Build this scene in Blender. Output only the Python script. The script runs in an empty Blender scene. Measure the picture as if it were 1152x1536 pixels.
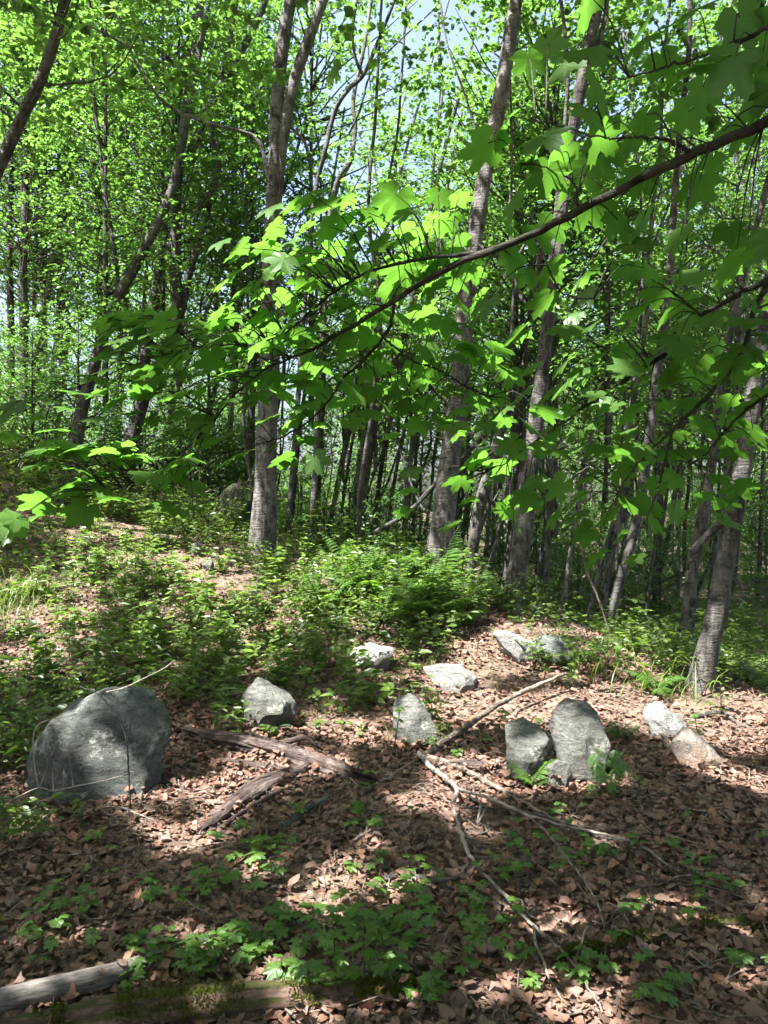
import bpy, math, random
import numpy as np
from mathutils import Vector, Matrix

rng = np.random.default_rng(7)
random.seed(7)
sc = bpy.context.scene
COL = sc.collection
PI = math.pi

# ---------------------------------------------------------------- camera, sky, sun, exposure
CAM = np.array([0.0, 0.0, 1.6])
F = 1109.3                      # focal length in photo pixels (26 mm equivalent)
cd = bpy.data.cameras.new('camera')
cd.sensor_fit = 'AUTO'; cd.sensor_width = 36.0; cd.lens = 26.0
cd.clip_start = 0.02; cd.clip_end = 2000.0
cam = bpy.data.objects.new('camera', cd); COL.objects.link(cam)
cam.location = CAM.tolist(); cam.rotation_euler = (math.radians(90), 0, 0)
sc.camera = cam

SUN = np.array([-0.40, -0.24, 0.885]); SUN /= np.linalg.norm(SUN)      # direction towards the sun
SUN_EL = math.asin(SUN[2]); SUN_AZ = math.atan2(SUN[0], SUN[1])
w = bpy.data.worlds.new('World'); sc.world = w; w.use_nodes = True
nt = w.node_tree
bg = nt.nodes['Background']
sky = nt.nodes.new('ShaderNodeTexSky'); sky.sky_type = 'NISHITA'; sky.sun_disc = False
sky.sun_elevation = SUN_EL; sky.sun_rotation = SUN_AZ
sky.air_density = 1.0; sky.dust_density = 6.0
nt.links.new(sky.outputs[0], bg.inputs[0]); bg.inputs[1].default_value = 0.085
sl = bpy.data.lights.new('sun', 'SUN'); sl.energy = 5.0; sl.angle = math.radians(0.5); sl.color = (1.0, 0.965, 0.93)
so = bpy.data.objects.new('sun', sl); COL.objects.link(so)
so.rotation_euler = Vector((-SUN).tolist()).to_track_quat('-Z', 'Y').to_euler()
so.location = (-8, -4, 30)
sc.view_settings.view_transform = 'Standard'; sc.view_settings.look = 'None'
sc.view_settings.gamma = 1.0; sc.view_settings.exposure = 2.6
try: sc.view_settings.use_curve_mapping = False
except Exception: pass
cy = sc.cycles
cy.use_denoising = True
try: cy.denoiser = 'OPENIMAGEDENOISE'
except Exception: pass
cy.max_bounces = 5; cy.diffuse_bounces = 3; cy.glossy_bounces = 1; cy.transmission_bounces = 4; cy.transparent_max_bounces = 4
cy.sample_clamp_indirect = 6.0
cy.use_adaptive_sampling = True; cy.adaptive_threshold = 0.03

# ---------------------------------------------------------------- terrain
def sst(a, b, x):
    t = np.clip((x - a) / (b - a), 0, 1); return t * t * (3 - 2 * t)
def gz(x, y):
    x = np.asarray(x, float); y = np.asarray(y, float)
    s = (x - 2.86) * 0.83 + (y - 5.5) * 0.56
    left = np.clip(-x - 1.0, 0, 7)
    bank = 0.05 * np.clip(y - 3, -2, 2) * 0.5 + 0.95 * sst(4.6, 10.5, y) + 0.28 * left * sst(6.0, 14.0, y)
    low = -0.5 + 0.30 * np.clip(-x - 1.5, 0, 6) + 0.035 * np.clip(y - 26, 0, 60)
    z = bank + (low - bank) * sst(-0.3, 3.0, s)
    z = z + 0.035 * np.sin(1.7 * x + 0.6 * y) * np.sin(1.3 * y - 0.5 * x + 1) + 0.02 * np.sin(4.1 * x + 1.3) * np.sin(3.7 * y)
    z = z + 0.15 * np.sin(0.21 * x + 0.4) * np.sin(0.17 * y) * sst(14, 30, y)
    return z
def P(px, py, d):
    return np.array([(px - 576) / F * d, d, 1.6 - (py - 768) / F * d])
def G(px, py, dmax=60):
    """where the line of sight through a photo pixel meets the ground"""
    ds = np.concatenate([np.arange(1.2, 14, 0.01), np.arange(14, dmax, 0.05)])
    x = (px - 576) / F * ds; z = 1.6 - (py - 768) / F * ds
    hit = np.nonzero(z <= gz(x, ds))[0]
    d = ds[hit[0]] if len(hit) else dmax
    xx = (px - 576) / F * d
    return np.array([xx, d, float(gz(xx, d))])

# ---------------------------------------------------------------- mesh helpers
def mesh_np(name, verts, faces_list, attrs=None, smooth=True, mats=()):
    """faces_list: arrays (n,3) or (n,4); attrs: dict name -> per-vertex float array"""
    me = bpy.data.meshes.new(name)
    verts = np.ascontiguousarray(verts, dtype=np.float32)
    me.vertices.add(len(verts)); me.vertices.foreach_set('co', verts.ravel())
    loops = np.concatenate([np.asarray(f, np.int32).ravel() for f in faces_list])
    tot = np.concatenate([np.full(len(f), np.asarray(f).shape[1], np.int32) for f in faces_list])
    start = np.concatenate([[0], np.cumsum(tot)[:-1]]).astype(np.int32)
    me.loops.add(len(loops)); me.loops.foreach_set('vertex_index', loops)
    me.polygons.add(len(tot)); me.polygons.foreach_set('loop_start', start); me.polygons.foreach_set('loop_total', tot)
    me.polygons.foreach_set('use_smooth', np.full(len(tot), smooth, bool))
    me.update(calc_edges=True)
    for k, v in (attrs or {}).items():
        a = me.attributes.new(k, 'FLOAT', 'POINT'); a.data.foreach_set('value', np.ascontiguousarray(v, np.float32))
    for m in mats: me.materials.append(m)
    return me
class MB:
    def __init__(s): s.v = []; s.f3 = []; s.f4 = []; s.a = {}; s.n = 0
    def add(s, v, f3=None, f4=None, **attrs):
        v = np.asarray(v, float)
        if f3 is not None and len(f3): s.f3.append(np.asarray(f3) + s.n)
        if f4 is not None and len(f4): s.f4.append(np.asarray(f4) + s.n)
        for k, x in attrs.items():
            s.a.setdefault(k, []).append(np.broadcast_to(np.asarray(x, float), (len(v),)).copy())
        s.v.append(v); s.n += len(v)
    def mesh(s, name, mats, smooth=True, origin=(0, 0, 0)):
        fl = []
        if s.f3: fl.append(np.concatenate(s.f3))
        if s.f4: fl.append(np.concatenate(s.f4))
        v = np.concatenate(s.v) - np.asarray(origin, float)
        at = {k: np.concatenate(x) for k, x in s.a.items()}
        return mesh_np(name, v, fl, at, smooth, mats if isinstance(mats, (list, tuple)) else [mats])
def link(name, data, parent=None, loc=(0, 0, 0), rot=(0, 0, 0), scale=1.0):
    o = bpy.data.objects.new(name, data); COL.objects.link(o)
    o.location = tuple(float(c) for c in loc); o.rotation_euler = tuple(float(c) for c in rot)
    o.scale = (scale,) * 3 if np.isscalar(scale) else tuple(float(c) for c in scale)
    if parent is not None: o.parent = parent
    return o
def tag(o, label, cat, group=None, kind=None):
    o['label'] = label; o['category'] = cat
    if group: o['group'] = group
    if kind: o['kind'] = kind
    return o
def spline(pts, n):
    pts = np.asarray(pts, float); m = len(pts)
    if m < 3:
        t = np.linspace(0, 1, n)[:, None]; return pts[0] * (1 - t) + pts[-1] * t
    q = np.vstack([2 * pts[0] - pts[1], pts, 2 * pts[-1] - pts[-2]])
    u = np.linspace(0, m - 1 - 1e-9, n); i = u.astype(int); t = (u - i)[:, None]
    a, b, c, d = q[i], q[i + 1], q[i + 2], q[i + 3]
    return 0.5 * (2 * b + (c - a) * t + (2 * a - 5 * b + 4 * c - d) * t * t + (3 * b - a - 3 * c + d) * t ** 3)
def tube(path, rad, seg=8, lump=0.0, flare=0.0, seed=0, capped=True):
    path = np.asarray(path, float); n = len(path); rad = np.broadcast_to(np.asarray(rad, float), (n,))
    T = np.gradient(path, axis=0); T /= np.linalg.norm(T, axis=1)[:, None] + 1e-9
    ref = np.array([0, 1.0, 0]) if abs(T[0][1]) < 0.8 else np.array([1.0, 0, 0])
    N = ref - T * (T @ ref)[:, None]; N /= np.linalg.norm(N, axis=1)[:, None] + 1e-9
    B = np.cross(T, N)
    a = np.arange(seg) / seg * 2 * PI
    r = rad[:, None] * np.ones((n, seg))
    L = np.concatenate([[0], np.cumsum(np.linalg.norm(np.diff(path, axis=0), axis=1))])
    if lump:
        rs = np.random.default_rng(seed)
        for k in range(5):
            ph = rs.random(3) * 6.28; fr = rs.uniform(0.5, 3.0) / max(rad.max() * 6, 0.02)
            r *= 1 + lump * 0.5 * np.sin(L[:, None] * fr + ph[0] + a[None] * rs.integers(1, 4) + ph[1])
    if flare:
        rs = np.random.default_rng(seed + 5)
        k = rs.integers(3, 5); ph = rs.random() * 6
        r *= 1 + flare * np.exp(-L[:, None] / 0.32) * (1 + 0.55 * np.sin(a[None] * k + ph))
    v = path[:, None, :] + r[..., None] * (np.cos(a)[None, :, None] * N[:, None, :] + np.sin(a)[None, :, None] * B[:, None, :])
    v = v.reshape(-1, 3)
    i = np.arange(n - 1)[:, None] * seg; j = np.arange(seg)[None]; j2 = (j + 1) % seg
    f4 = np.stack([i + j, i + j2, i + seg + j2, i + seg + j], -1).reshape(-1, 4)
    f3 = np.zeros((0, 3), int)
    if capped:
        v = np.vstack([v, path[0], path[-1]]); c0 = n * seg; c1 = c0 + 1
        jj = np.arange(seg); j3 = (jj + 1) % seg; e = (n - 1) * seg
        f3 = np.vstack([np.stack([np.full(seg, c0), j3, jj], -1), np.stack([np.full(seg, c1), e + jj, e + j3], -1)])
    return v, f3, f4
def frames(tipdir, normal):
    """rotation matrices whose columns are (side, tip, normal)"""
    t = tipdir / (np.linalg.norm(tipdir, axis=-1, keepdims=True) + 1e-9)
    nn = normal - t * np.sum(normal * t, -1, keepdims=True); nn /= np.linalg.norm(nn, axis=-1, keepdims=True) + 1e-9
    return np.stack([np.cross(t, nn), t, nn], -1)
def stamp(tv, R, pos, scale):
    """template (k,3) placed n times -> (n*k,3)"""
    return (np.einsum('nij,kj->nki', R, tv) * np.asarray(scale).reshape(-1, 1, 1) + pos[:, None, :]).reshape(-1, 3)
def stampf(tf, n, k):
    return (tf[None] + (np.arange(n) * k)[:, None, None]).reshape(-1, tf.shape[1])

# ---------------------------------------------------------------- materials
def mat(name):
    m = bpy.data.materials.new(name); m.use_nodes = True
    nt = m.node_tree; nt.nodes.clear(); out = nt.nodes.new('ShaderNodeOutputMaterial')
    return m, nt, out
def N(nt, typ, **kw):
    n = nt.nodes.new('ShaderNode' + typ)
    for k, v in kw.items(): setattr(n, k, v)
    return n
def ramp(nt, fac, stops):
    r = N(nt, 'ValToRGB'); e = r.color_ramp.elements
    while len(e) < len(stops): e.new(0.5)
    for el, (p, c) in zip(e, stops): el.position = p; el.color = (*c, 1)
    nt.links.new(fac, r.inputs[0]); return r.outputs[0]
def noise(nt, vec, scale, detail=6, rough=0.6, dist=0.0):
    n = N(nt, 'TexNoise'); n.inputs['Scale'].default_value = scale; n.inputs['Detail'].default_value = detail
    n.inputs['Roughness'].default_value = rough; n.inputs['Distortion'].default_value = dist
    if vec is not None: nt.links.new(vec, n.inputs['Vector'])
    return n.outputs['Fac']
def mapping(nt, scale, coord='Object'):
    t = N(nt, 'TexCoord'); m = N(nt, 'Mapping'); m.inputs['Scale'].default_value = scale
    nt.links.new(t.outputs[coord], m.inputs['Vector']); return m.outputs[0]
def mixc(nt, fac, a, b, mode='MIX'):
    m = N(nt, 'Mix', data_type='RGBA', blend_type=mode)
    for s, v in ((m.inputs[0], fac), (m.inputs[6], a), (m.inputs[7], b)):
        if hasattr(v, 'node'): nt.links.new(v, s)
        elif isinstance(v, (int, float)): s.default_value = v
        else: s.default_value = (*v, 1)
    return m.outputs[2]
def bump(nt, h, strength=0.5, dist=0.02):
    b = N(nt, 'Bump'); b.inputs['Strength'].default_value = strength; b.inputs['Distance'].default_value = dist
    nt.links.new(h, b.inputs['Height']); return b.outputs[0]

def leaf_mat(name, dark, light, trans, veins=False, gloss=0.035, tfac=0.5, rough=0.45):
    """living leaf: reflects a little, lets sunlight through; each leaf has its own tint"""
    m, nt, out = mat(name); L = nt.links
    at = N(nt, 'Attribute', attribute_name='tint')
    oi = N(nt, 'ObjectInfo')
    ad = N(nt, 'Math', operation='MULTIPLY_ADD'); L.new(oi.outputs['Random'], ad.inputs[0]); ad.inputs[1].default_value = 0.35
    L.new(at.outputs['Fac'], ad.inputs[2])
    su = N(nt, 'Math', operation='SUBTRACT'); L.new(ad.outputs[0], su.inputs[0]); su.inputs[1].default_value = 0.17; su.use_clamp = True
    c = ramp(nt, su.outputs[0], [(0.0, dark), (1.0, light)])
    t2 = tuple(min(1, x * 1.25) for x in trans); t1 = tuple(x * 0.72 for x in trans)
    ct = ramp(nt, su.outputs[0], [(0.0, t1), (1.0, t2)])
    vec = mapping(nt, (1, 1, 1))
    nz = noise(nt, vec, 9.0, 3)
    c = mixc(nt, 0.35, c, ramp(nt, nz, [(0.3, tuple(0.6 * x for x in dark)), (0.7, light)]))
    if veins:
        va = N(nt, 'Attribute', attribute_name='vein')
        vr = ramp(nt, va.outputs['Fac'], [(0.90, (0, 0, 0)), (0.97, (1, 1, 1))])
        vf = N(nt, 'Math', operation='MULTIPLY'); L.new(vr, vf.inputs[0]); vf.inputs[1].default_value = 0.55
        c = mixc(nt, vf.outputs[0], c, tuple(min(1, 1.7 * x + 0.02) for x in light))
        ct = mixc(nt, vf.outputs[0], ct, tuple(0.55 * x for x in trans))
    d = N(nt, 'BsdfDiffuse'); L.new(c, d.inputs[0])
    t = N(nt, 'BsdfTranslucent'); L.new(ct, t.inputs[0])
    a = N(nt, 'MixShader'); a.inputs[0].default_value = tfac; L.new(d.outputs[0], a.inputs[1]); L.new(t.outputs[0], a.inputs[2])
    g = N(nt, 'BsdfGlossy'); g.inputs['Roughness'].default_value = rough; g.inputs[0].default_value = (0.9, 0.95, 1, 1)
    b = N(nt, 'MixShader'); b.inputs[0].default_value = gloss; L.new(a.outputs[0], b.inputs[1]); L.new(g.outputs[0], b.inputs[2])
    L.new(b.outputs[0], out.inputs[0]); return m
def dead_mat(name, stops, tfac=0.12):
    m, nt, out = mat(name); L = nt.links
    at = N(nt, 'Attribute', attribute_name='tint'); oi = N(nt, 'ObjectInfo')
    ad = N(nt, 'Math', operation='ADD'); L.new(at.outputs['Fac'], ad.inputs[0]); L.new(oi.outputs['Random'], ad.inputs[1])
    fr = N(nt, 'Math', operation='FRACT'); L.new(ad.outputs[0], fr.inputs[0])
    c = ramp(nt, fr.outputs[0], [(p_, (.86 * c_[0], .76 * c_[1], .72 * c_[2])) for p_, c_ in stops])
    nz = noise(nt, mapping(nt, (1, 1, 1)), 60, 4)
    c = mixc(nt, 0.3, c, ramp(nt, nz, [(0.35, (0.06, 0.04, 0.032)), (0.7, (0.34, 0.225, 0.18))]))
    p = N(nt, 'BsdfPrincipled'); L.new(c, p.inputs['Base Color']); p.inputs['Roughness'].default_value = 0.62
    p.inputs['Specular IOR Level'].default_value = 0.3
    t = N(nt, 'BsdfTranslucent'); L.new(c, t.inputs[0])
    a = N(nt, 'MixShader'); a.inputs[0].default_value = tfac; L.new(p.outputs[0], a.inputs[1]); L.new(t.outputs[0], a.inputs[2])
    L.new(a.outputs[0], out.inputs[0]); return m
def bark_mat(name, c1, c2, c3, ring=0.0, moss=0.0, rough=0.85):
    m, nt, out = mat(name); L = nt.links
    v = mapping(nt, (9, 9, 2.2)); vh = mapping(nt, (6, 6, 30)); vb = mapping(nt, (1, 1, 1))
    n1 = noise(nt, v, 2.2, 8, 0.65, 0.4); n2 = noise(nt, vb, 3.0, 5, 0.6); n3 = noise(nt, vh, 1.3, 4, 0.6)
    c = ramp(nt, n1, [(0.34, tuple(.7 * x for x in c1)), (0.5, c2), (0.68, c3)])
    c = mixc(nt, ramp(nt, n2, [(0.5, (0, 0, 0)), (0.6, (0.8, 0.8, 0.8))]), c, tuple(min(1, x * 1.9 + 0.015) for x in c2))
    c = mixc(nt, ramp(nt, noise(nt, vb, 8.0, 6, .7), [(0.56, (0, 0, 0)), (0.63, (.8, .8, .8))]), c, tuple(.45 * x for x in c1))
    if ring:
        c = mixc(nt, ramp(nt, n3, [(0.58, (0, 0, 0)), (0.68, (ring, ring, ring))]), c, tuple(0.35 * x for x in c1))
    if moss:
        n4 = noise(nt, vb, 12.0, 8, 0.75)
        geo = N(nt, 'NewGeometry'); sx = N(nt, 'SeparateXYZ'); L.new(geo.outputs['Normal'], sx.inputs[0])
        up = N(nt, 'MapRange'); L.new(sx.outputs['Z'], up.inputs[0]); up.inputs[1].default_value = -0.3; up.inputs[2].default_value = 0.7
        mu = N(nt, 'Math', operation='MULTIPLY'); L.new(n4, mu.inputs[0]); L.new(up.outputs[0], mu.inputs[1])
        c = mixc(nt, ramp(nt, mu.outputs[0], [(0.47 - 0.2 * moss, (0, 0, 0)), (0.56 - 0.2 * moss, (.9, .9, .9))]), c, mixc(nt, noise(nt, vb, 45, 5, .7), (0.018, 0.024, 0.006), (0.075, 0.085, 0.02)))
    p = N(nt, 'BsdfPrincipled'); L.new(c, p.inputs['Base Color']); p.inputs['Roughness'].default_value = rough
    p.inputs['Specular IOR Level'].default_value = 0.25
    hs = N(nt, 'Math', operation='ADD'); L.new(n1, hs.inputs[0]); L.new(n3, hs.inputs[1])
    L.new(bump(nt, hs.outputs[0], 0.9, 0.025), p.inputs['Normal'])
    L.new(p.outputs[0], out.inputs[0]); return m
def wood_mat(name, c1, c2, c3, moss=0.0, grain=1.0):
    """dead wood: grain runs along the log (attributes ga = round the log, gl = along it, metres)"""
    m, nt, out = mat(name); L = nt.links
    a = N(nt, 'Attribute', attribute_name='ga'); l = N(nt, 'Attribute', attribute_name='gl'); ax = N(nt, 'Attribute', attribute_name='gb')
    cx = N(nt, 'CombineXYZ'); L.new(a.outputs['Fac'], cx.inputs[0]); L.new(ax.outputs['Fac'], cx.inputs[1])
    k = N(nt, 'Math', operation='MULTIPLY'); k.inputs[1].default_value = 1.6; L.new(l.outputs['Fac'], k.inputs[0]); L.new(k.outputs[0], cx.inputs[2])
    n1 = noise(nt, cx.outputs[0], 5.0 * grain, 8, 0.72, 0.3); n2 = noise(nt, cx.outputs[0], 16.0 * grain, 5, 0.7)
    v = mapping(nt, (1, 1, 1)); n3 = noise(nt, v, 9, 6, 0.65)
    c = ramp(nt, n1, [(0.34, c1), (0.5, c2), (0.66, c3)]); c = mixc(nt, 0.4, c, ramp(nt, n2, [(0.4, c1), (0.62, c3)]))
    c = mixc(nt, ramp(nt, n3, [(0.45, (0, 0, 0)), (0.62, (0.6,) * 3)]), c, tuple(.6 * x for x in c1))
    if moss:
        geo = N(nt, 'NewGeometry'); sx = N(nt, 'SeparateXYZ'); L.new(geo.outputs['Normal'], sx.inputs[0])
        up = N(nt, 'MapRange'); L.new(sx.outputs['Z'], up.inputs[0]); up.inputs[1].default_value = 0.1; up.inputs[2].default_value = 0.95
        n4 = noise(nt, v, 14, 8, 0.78); mu = N(nt, 'Math', operation='MULTIPLY'); L.new(n4, mu.inputs[0]); L.new(up.outputs[0], mu.inputs[1])
        c = mixc(nt, ramp(nt, mu.outputs[0], [(0.5 - .25 * moss, (0, 0, 0)), (0.56 - .25 * moss, (.92,) * 3)]), c, mixc(nt, noise(nt, v, 70, 4, .75), (0.018, 0.023, 0.006), (0.085, 0.09, 0.022)))
    p = N(nt, 'BsdfPrincipled'); L.new(c, p.inputs['Base Color']); p.inputs['Roughness'].default_value = 0.9; p.inputs['Specular IOR Level'].default_value = 0.2
    L.new(bump(nt, mixc(nt, .4, n1, n2), 1.0, 0.03), p.inputs['Normal']); L.new(p.outputs[0], out.inputs[0]); return m
def rock_mat(name, base, dark, pale, green=0.25, pink=0.0):
    m, nt, out = mat(name); L = nt.links
    v = mapping(nt, (1, 1, 1)); vs = mapping(nt, (2.2, 4, 9))
    n1 = noise(nt, v, 3.2, 10, 0.7, 0.5); n2 = noise(nt, vs, 2.4, 8, 0.68, 1.2); n3 = noise(nt, v, 75, 4, 0.65); n4 = noise(nt, v, 6, 8, 0.72); n6 = noise(nt, v, 1.6, 4, 0.6)
    c = ramp(nt, n1, [(0.34, dark), (0.5, base), (0.66, pale)])
    c = mixc(nt, 0.5, c, ramp(nt, n2, [(0.38, dark), (0.5, base), (0.64, pale)]))
    c = mixc(nt, 0.12, c, ramp(nt, n3, [(0.38, (0.03, 0.032, 0.03)), (0.62, (0.40, 0.40, 0.37))]))
    c = mixc(nt, ramp(nt, n6, [(0.42, (0, 0, 0)), (0.62, (0.55,) * 3)]), c, tuple(x * 0.75 for x in dark))
    c = mixc(nt, ramp(nt, n4, [(0.5, (0, 0, 0)), (0.62, (green,) * 3)]), c, (0.06, 0.075, 0.03))
    if pink: c = mixc(nt, ramp(nt, noise(nt, v, 3.3, 4), [(0.45, (0, 0, 0)), (0.6, (pink,) * 3)]), c, (0.40, 0.25, 0.18))
    n5 = noise(nt, v, 7, 8, 0.75)
    c = mixc(nt, ramp(nt, n5, [(0.56, (0, 0, 0)), (0.62, (0.6,) * 3)]), c, tuple(min(.5, x * 1.25 + .04) for x in pale))
    n7 = noise(nt, vs, 5, 3, .5, 2.0)
    c = mixc(nt, ramp(nt, n7, [(0.485, (0, 0, 0)), (0.5, (.7,) * 3), (0.515, (0, 0, 0))]), c, tuple(.4 * x for x in dark))
    p = N(nt, 'BsdfPrincipled'); L.new(c, p.inputs['Base Color']); p.inputs['Roughness'].default_value = 0.85
    p.inputs['Specular IOR Level'].default_value = 0.2
    h = mixc(nt, 0.5, n1, n2); h2 = mixc(nt, 0.35, h, n3)
    b1 = N(nt, 'Bump'); b1.inputs['Strength'].default_value = 1.0; b1.inputs['Distance'].default_value = 0.10; L.new(h, b1.inputs['Height'])
    b2 = N(nt, 'Bump'); b2.inputs['Strength'].default_value = .8; b2.inputs['Distance'].default_value = 0.02; L.new(n3, b2.inputs['Height']); L.new(b1.outputs[0], b2.inputs['Normal'])
    L.new(b2.outputs[0], p.inputs['Normal']); L.new(p.outputs[0], out.inputs[0]); return m

M = {}
M['canopy'] = leaf_mat('canopy leaf', (0.028, 0.066, 0.014), (0.07, 0.135, 0.024), (0.165, 0.335, 0.05))
M['far_leaf'] = leaf_mat('far leaf', (0.03, 0.074, 0.017), (0.075, 0.148, 0.03), (0.165, 0.345, 0.05))
M['maple'] = leaf_mat('maple leaf', (0.045, 0.105, 0.018), (0.085, 0.17, 0.03), (0.155, 0.38, 0.04), veins=True, gloss=0.022, rough=0.4)
M['herb'] = leaf_mat('herb leaf', (0.042, 0.080, 0.016), (0.105, 0.165, 0.032), (0.19, 0.31, 0.045))
M['fern'] = leaf_mat('fern leaf', (0.036, 0.085, 0.014), (0.085, 0.165, 0.025), (0.16, 0.32, 0.03))
M['seedling'] = leaf_mat('seedling leaf', (0.045, 0.10, 0.016), (0.095, 0.185, 0.026), (0.19, 0.36, 0.03), veins=True)
M['mossleaf'] = leaf_mat('moss', (0.03, 0.04, 0.008), (0.09, 0.10, 0.02), (0.09, 0.11, 0.02), gloss=0.0, tfac=.3)
M['grass'] = leaf_mat('grass blade', (0.07, 0.13, 0.02), (0.16, 0.24, 0.04), (0.25, 0.38, 0.05))
DEAD = [(0.0, (0.030, 0.018, 0.012)), (0.14, (0.085, 0.046, 0.03)), (0.27, (0.16, 0.09, 0.062)), (0.38, (0.32, 0.20, 0.155)), (0.46, (0.10, 0.065, 0.048)), (0.55, (0.24, 0.17, 0.105)), (0.64, (0.055, 0.038, 0.03)), (0.73, (0.20, 0.165, 0.14)), (0.82, (0.13, 0.072, 0.05)), (0.91, (0.27, 0.135, 0.08)), (1.0, (0.045, 0.03, 0.022))]
M['dead'] = dead_mat('dead leaf', DEAD)
M['bark'] = bark_mat('grey bark', (0.032, 0.03, 0.027), (0.085, 0.08, 0.074), (0.175, 0.168, 0.158), ring=0.6)
M['bark_dark'] = bark_mat('dark bark', (0.024, 0.023, 0.021), (0.056, 0.054, 0.05), (0.115, 0.11, 0.103))
M['bark_mid'] = bark_mat('brown grey bark', (0.021, 0.019, 0.017), (0.056, 0.052, 0.047), (0.12, 0.113, 0.104), ring=0.5)
M['twig'] = bark_mat('maple branch bark', (0.012, 0.011, 0.008), (0.028, 0.026, 0.018), (0.06, 0.055, 0.04))
M['deadwood'] = bark_mat('dead branch', (0.05, 0.037, 0.028), (0.12, 0.095, 0.076), (0.23, 0.195, 0.165))
M['silver'] = bark_mat('weathered wood', (0.06, 0.042, 0.036), (0.19, 0.145, 0.125), (0.36, 0.30, 0.275))
M['greybranch'] = bark_mat('grey dead branch', (0.065, 0.052, 0.041), (0.14, 0.118, 0.10), (0.25, 0.22, 0.195))
M['w_silver'] = wood_mat('weathered grey wood', (0.022, 0.014, 0.012), (0.088, 0.06, 0.05), (0.23, 0.185, 0.17))
M['w_log'] = wood_mat('smooth grey log wood', (0.075, 0.062, 0.054), (0.17, 0.148, 0.134), (0.29, 0.262, 0.245), moss=0.0, grain=.5)
M['w_moss'] = wood_mat('rotting mossy wood', (0.04, 0.024, 0.018), (0.12, 0.075, 0.056), (0.25, 0.175, 0.14), moss=0.35, grain=.8)
M['w_dark'] = wood_mat('dark decayed wood', (0.02, 0.015, 0.011), (0.06, 0.046, 0.034), (0.16, 0.13, 0.10), moss=0.55)
M['paletwig'] = bark_mat('bleached twig', (0.12, 0.10, 0.08), (0.24, 0.21, 0.18), (0.36, 0.33, 0.29))
M['mosslog'] = bark_mat('mossy log', (0.09, 0.06, 0.04), (0.17, 0.115, 0.08), (0.30, 0.22, 0.17), moss=0.75)
M['mosslog2'] = bark_mat('mossy decayed branch', (0.035, 0.028, 0.02), (0.09, 0.07, 0.05), (0.2, 0.17, 0.13), moss=0.6)
M['stem'] = bark_mat('green stem', (0.05, 0.06, 0.02), (0.10, 0.10, 0.04), (0.17, 0.14, 0.07))
M['rock'] = rock_mat('grey gneiss', (0.17, 0.172, 0.152), (0.05, 0.053, 0.045), (0.34, 0.336, 0.305))
M['rock_green'] = rock_mat('greenish boulder', (0.13, 0.148, 0.134), (0.04, 0.051, 0.046), (0.32, 0.335, 0.315), green=0.35)
M['rock_pale'] = rock_mat('pale stone', (0.34, 0.335, 0.31), (0.13, 0.13, 0.125), (0.5, 0.49, 0.46), green=0.2)
M['rock_pink'] = rock_mat('pinkish stone', (0.30, 0.265, 0.225), (0.15, 0.12, 0.10), (0.45, 0.40, 0.35), green=0.1, pink=0.6)
M['rock_moss'] = rock_mat('mossy stone', (0.06, 0.075, 0.035), (0.03, 0.035, 0.02), (0.12, 0.13, 0.065), green=0.9)
def ground_mat():
    m, nt, out = mat('forest soil'); L = nt.links
    v = mapping(nt, (1, 1, 1))
    n1 = noise(nt, v, 1.1, 8, 0.65); n2 = noise(nt, v, 28, 6, 0.7); vo = N(nt, 'TexVoronoi'); vo.inputs['Scale'].default_value = 24; vo.inputs['Randomness'].default_value = 1.0; L.new(v, vo.inputs['Vector'])
    c = ramp(nt, n2, [(0.3, (0.028, 0.019, 0.013)), (0.5, (0.085, 0.056, 0.04)), (0.72, (0.19, 0.13, 0.095))])
    sv = N(nt, 'SeparateColor'); L.new(vo.outputs['Color'], sv.inputs[0])
    c = mixc(nt, 0.6, c, ramp(nt, sv.outputs[0], [(0.0, (0.03, 0.018, 0.012)), (0.5, (0.12, 0.075, 0.052)), (1.0, (0.25, 0.165, 0.125))]))
    c = mixc(nt, ramp(nt, n1, [(0.45, (0, 0, 0)), (0.7, (0.4, 0.4, 0.4))]), c, (0.05, 0.06, 0.02))
    p = N(nt, 'BsdfPrincipled'); L.new(c, p.inputs['Base Color']); p.inputs['Roughness'].default_value = 0.95
    L.new(bump(nt, mixc(nt, 0.5, n2, vo.outputs['Distance']), 0.9, 0.04), p.inputs['Normal']); L.new(p.outputs[0], out.inputs[0]); return m
M['soil'] = ground_mat()

# ---------------------------------------------------------------- ground sheet
def axis(lo_far, hi_far, lo, hi, step):
    a = list(np.arange(lo, hi, step)); s = step; x = lo
    while x > lo_far: s *= 1.16; x -= s; a.insert(0, x)
    s = step; x = a[-1]
    while x < hi_far: s *= 1.16; x += s; a.append(x)
    return np.array(a)
gx = axis(-220, 220, -7, 7, 0.09); gy = axis(-220, 260, 0.5, 14, 0.09)
X, Y = np.meshgrid(gx, gy); Z = gz(X, Y)
nx, ny = len(gx), len(gy)
ii = (np.arange(ny - 1)[:, None] * nx + np.arange(nx - 1)[None]).ravel()
ground = link('forest_floor', mesh_np('forest_floor', np.stack([X, Y, Z], -1).reshape(-1, 3), [np.stack([ii, ii + 1, ii + nx + 1, ii + nx], -1)], mats=[M['soil']]))
ground['kind'] = 'structure'; ground['label'] = 'brown forest floor under fallen leaves rising to a wooded bank'

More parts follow.
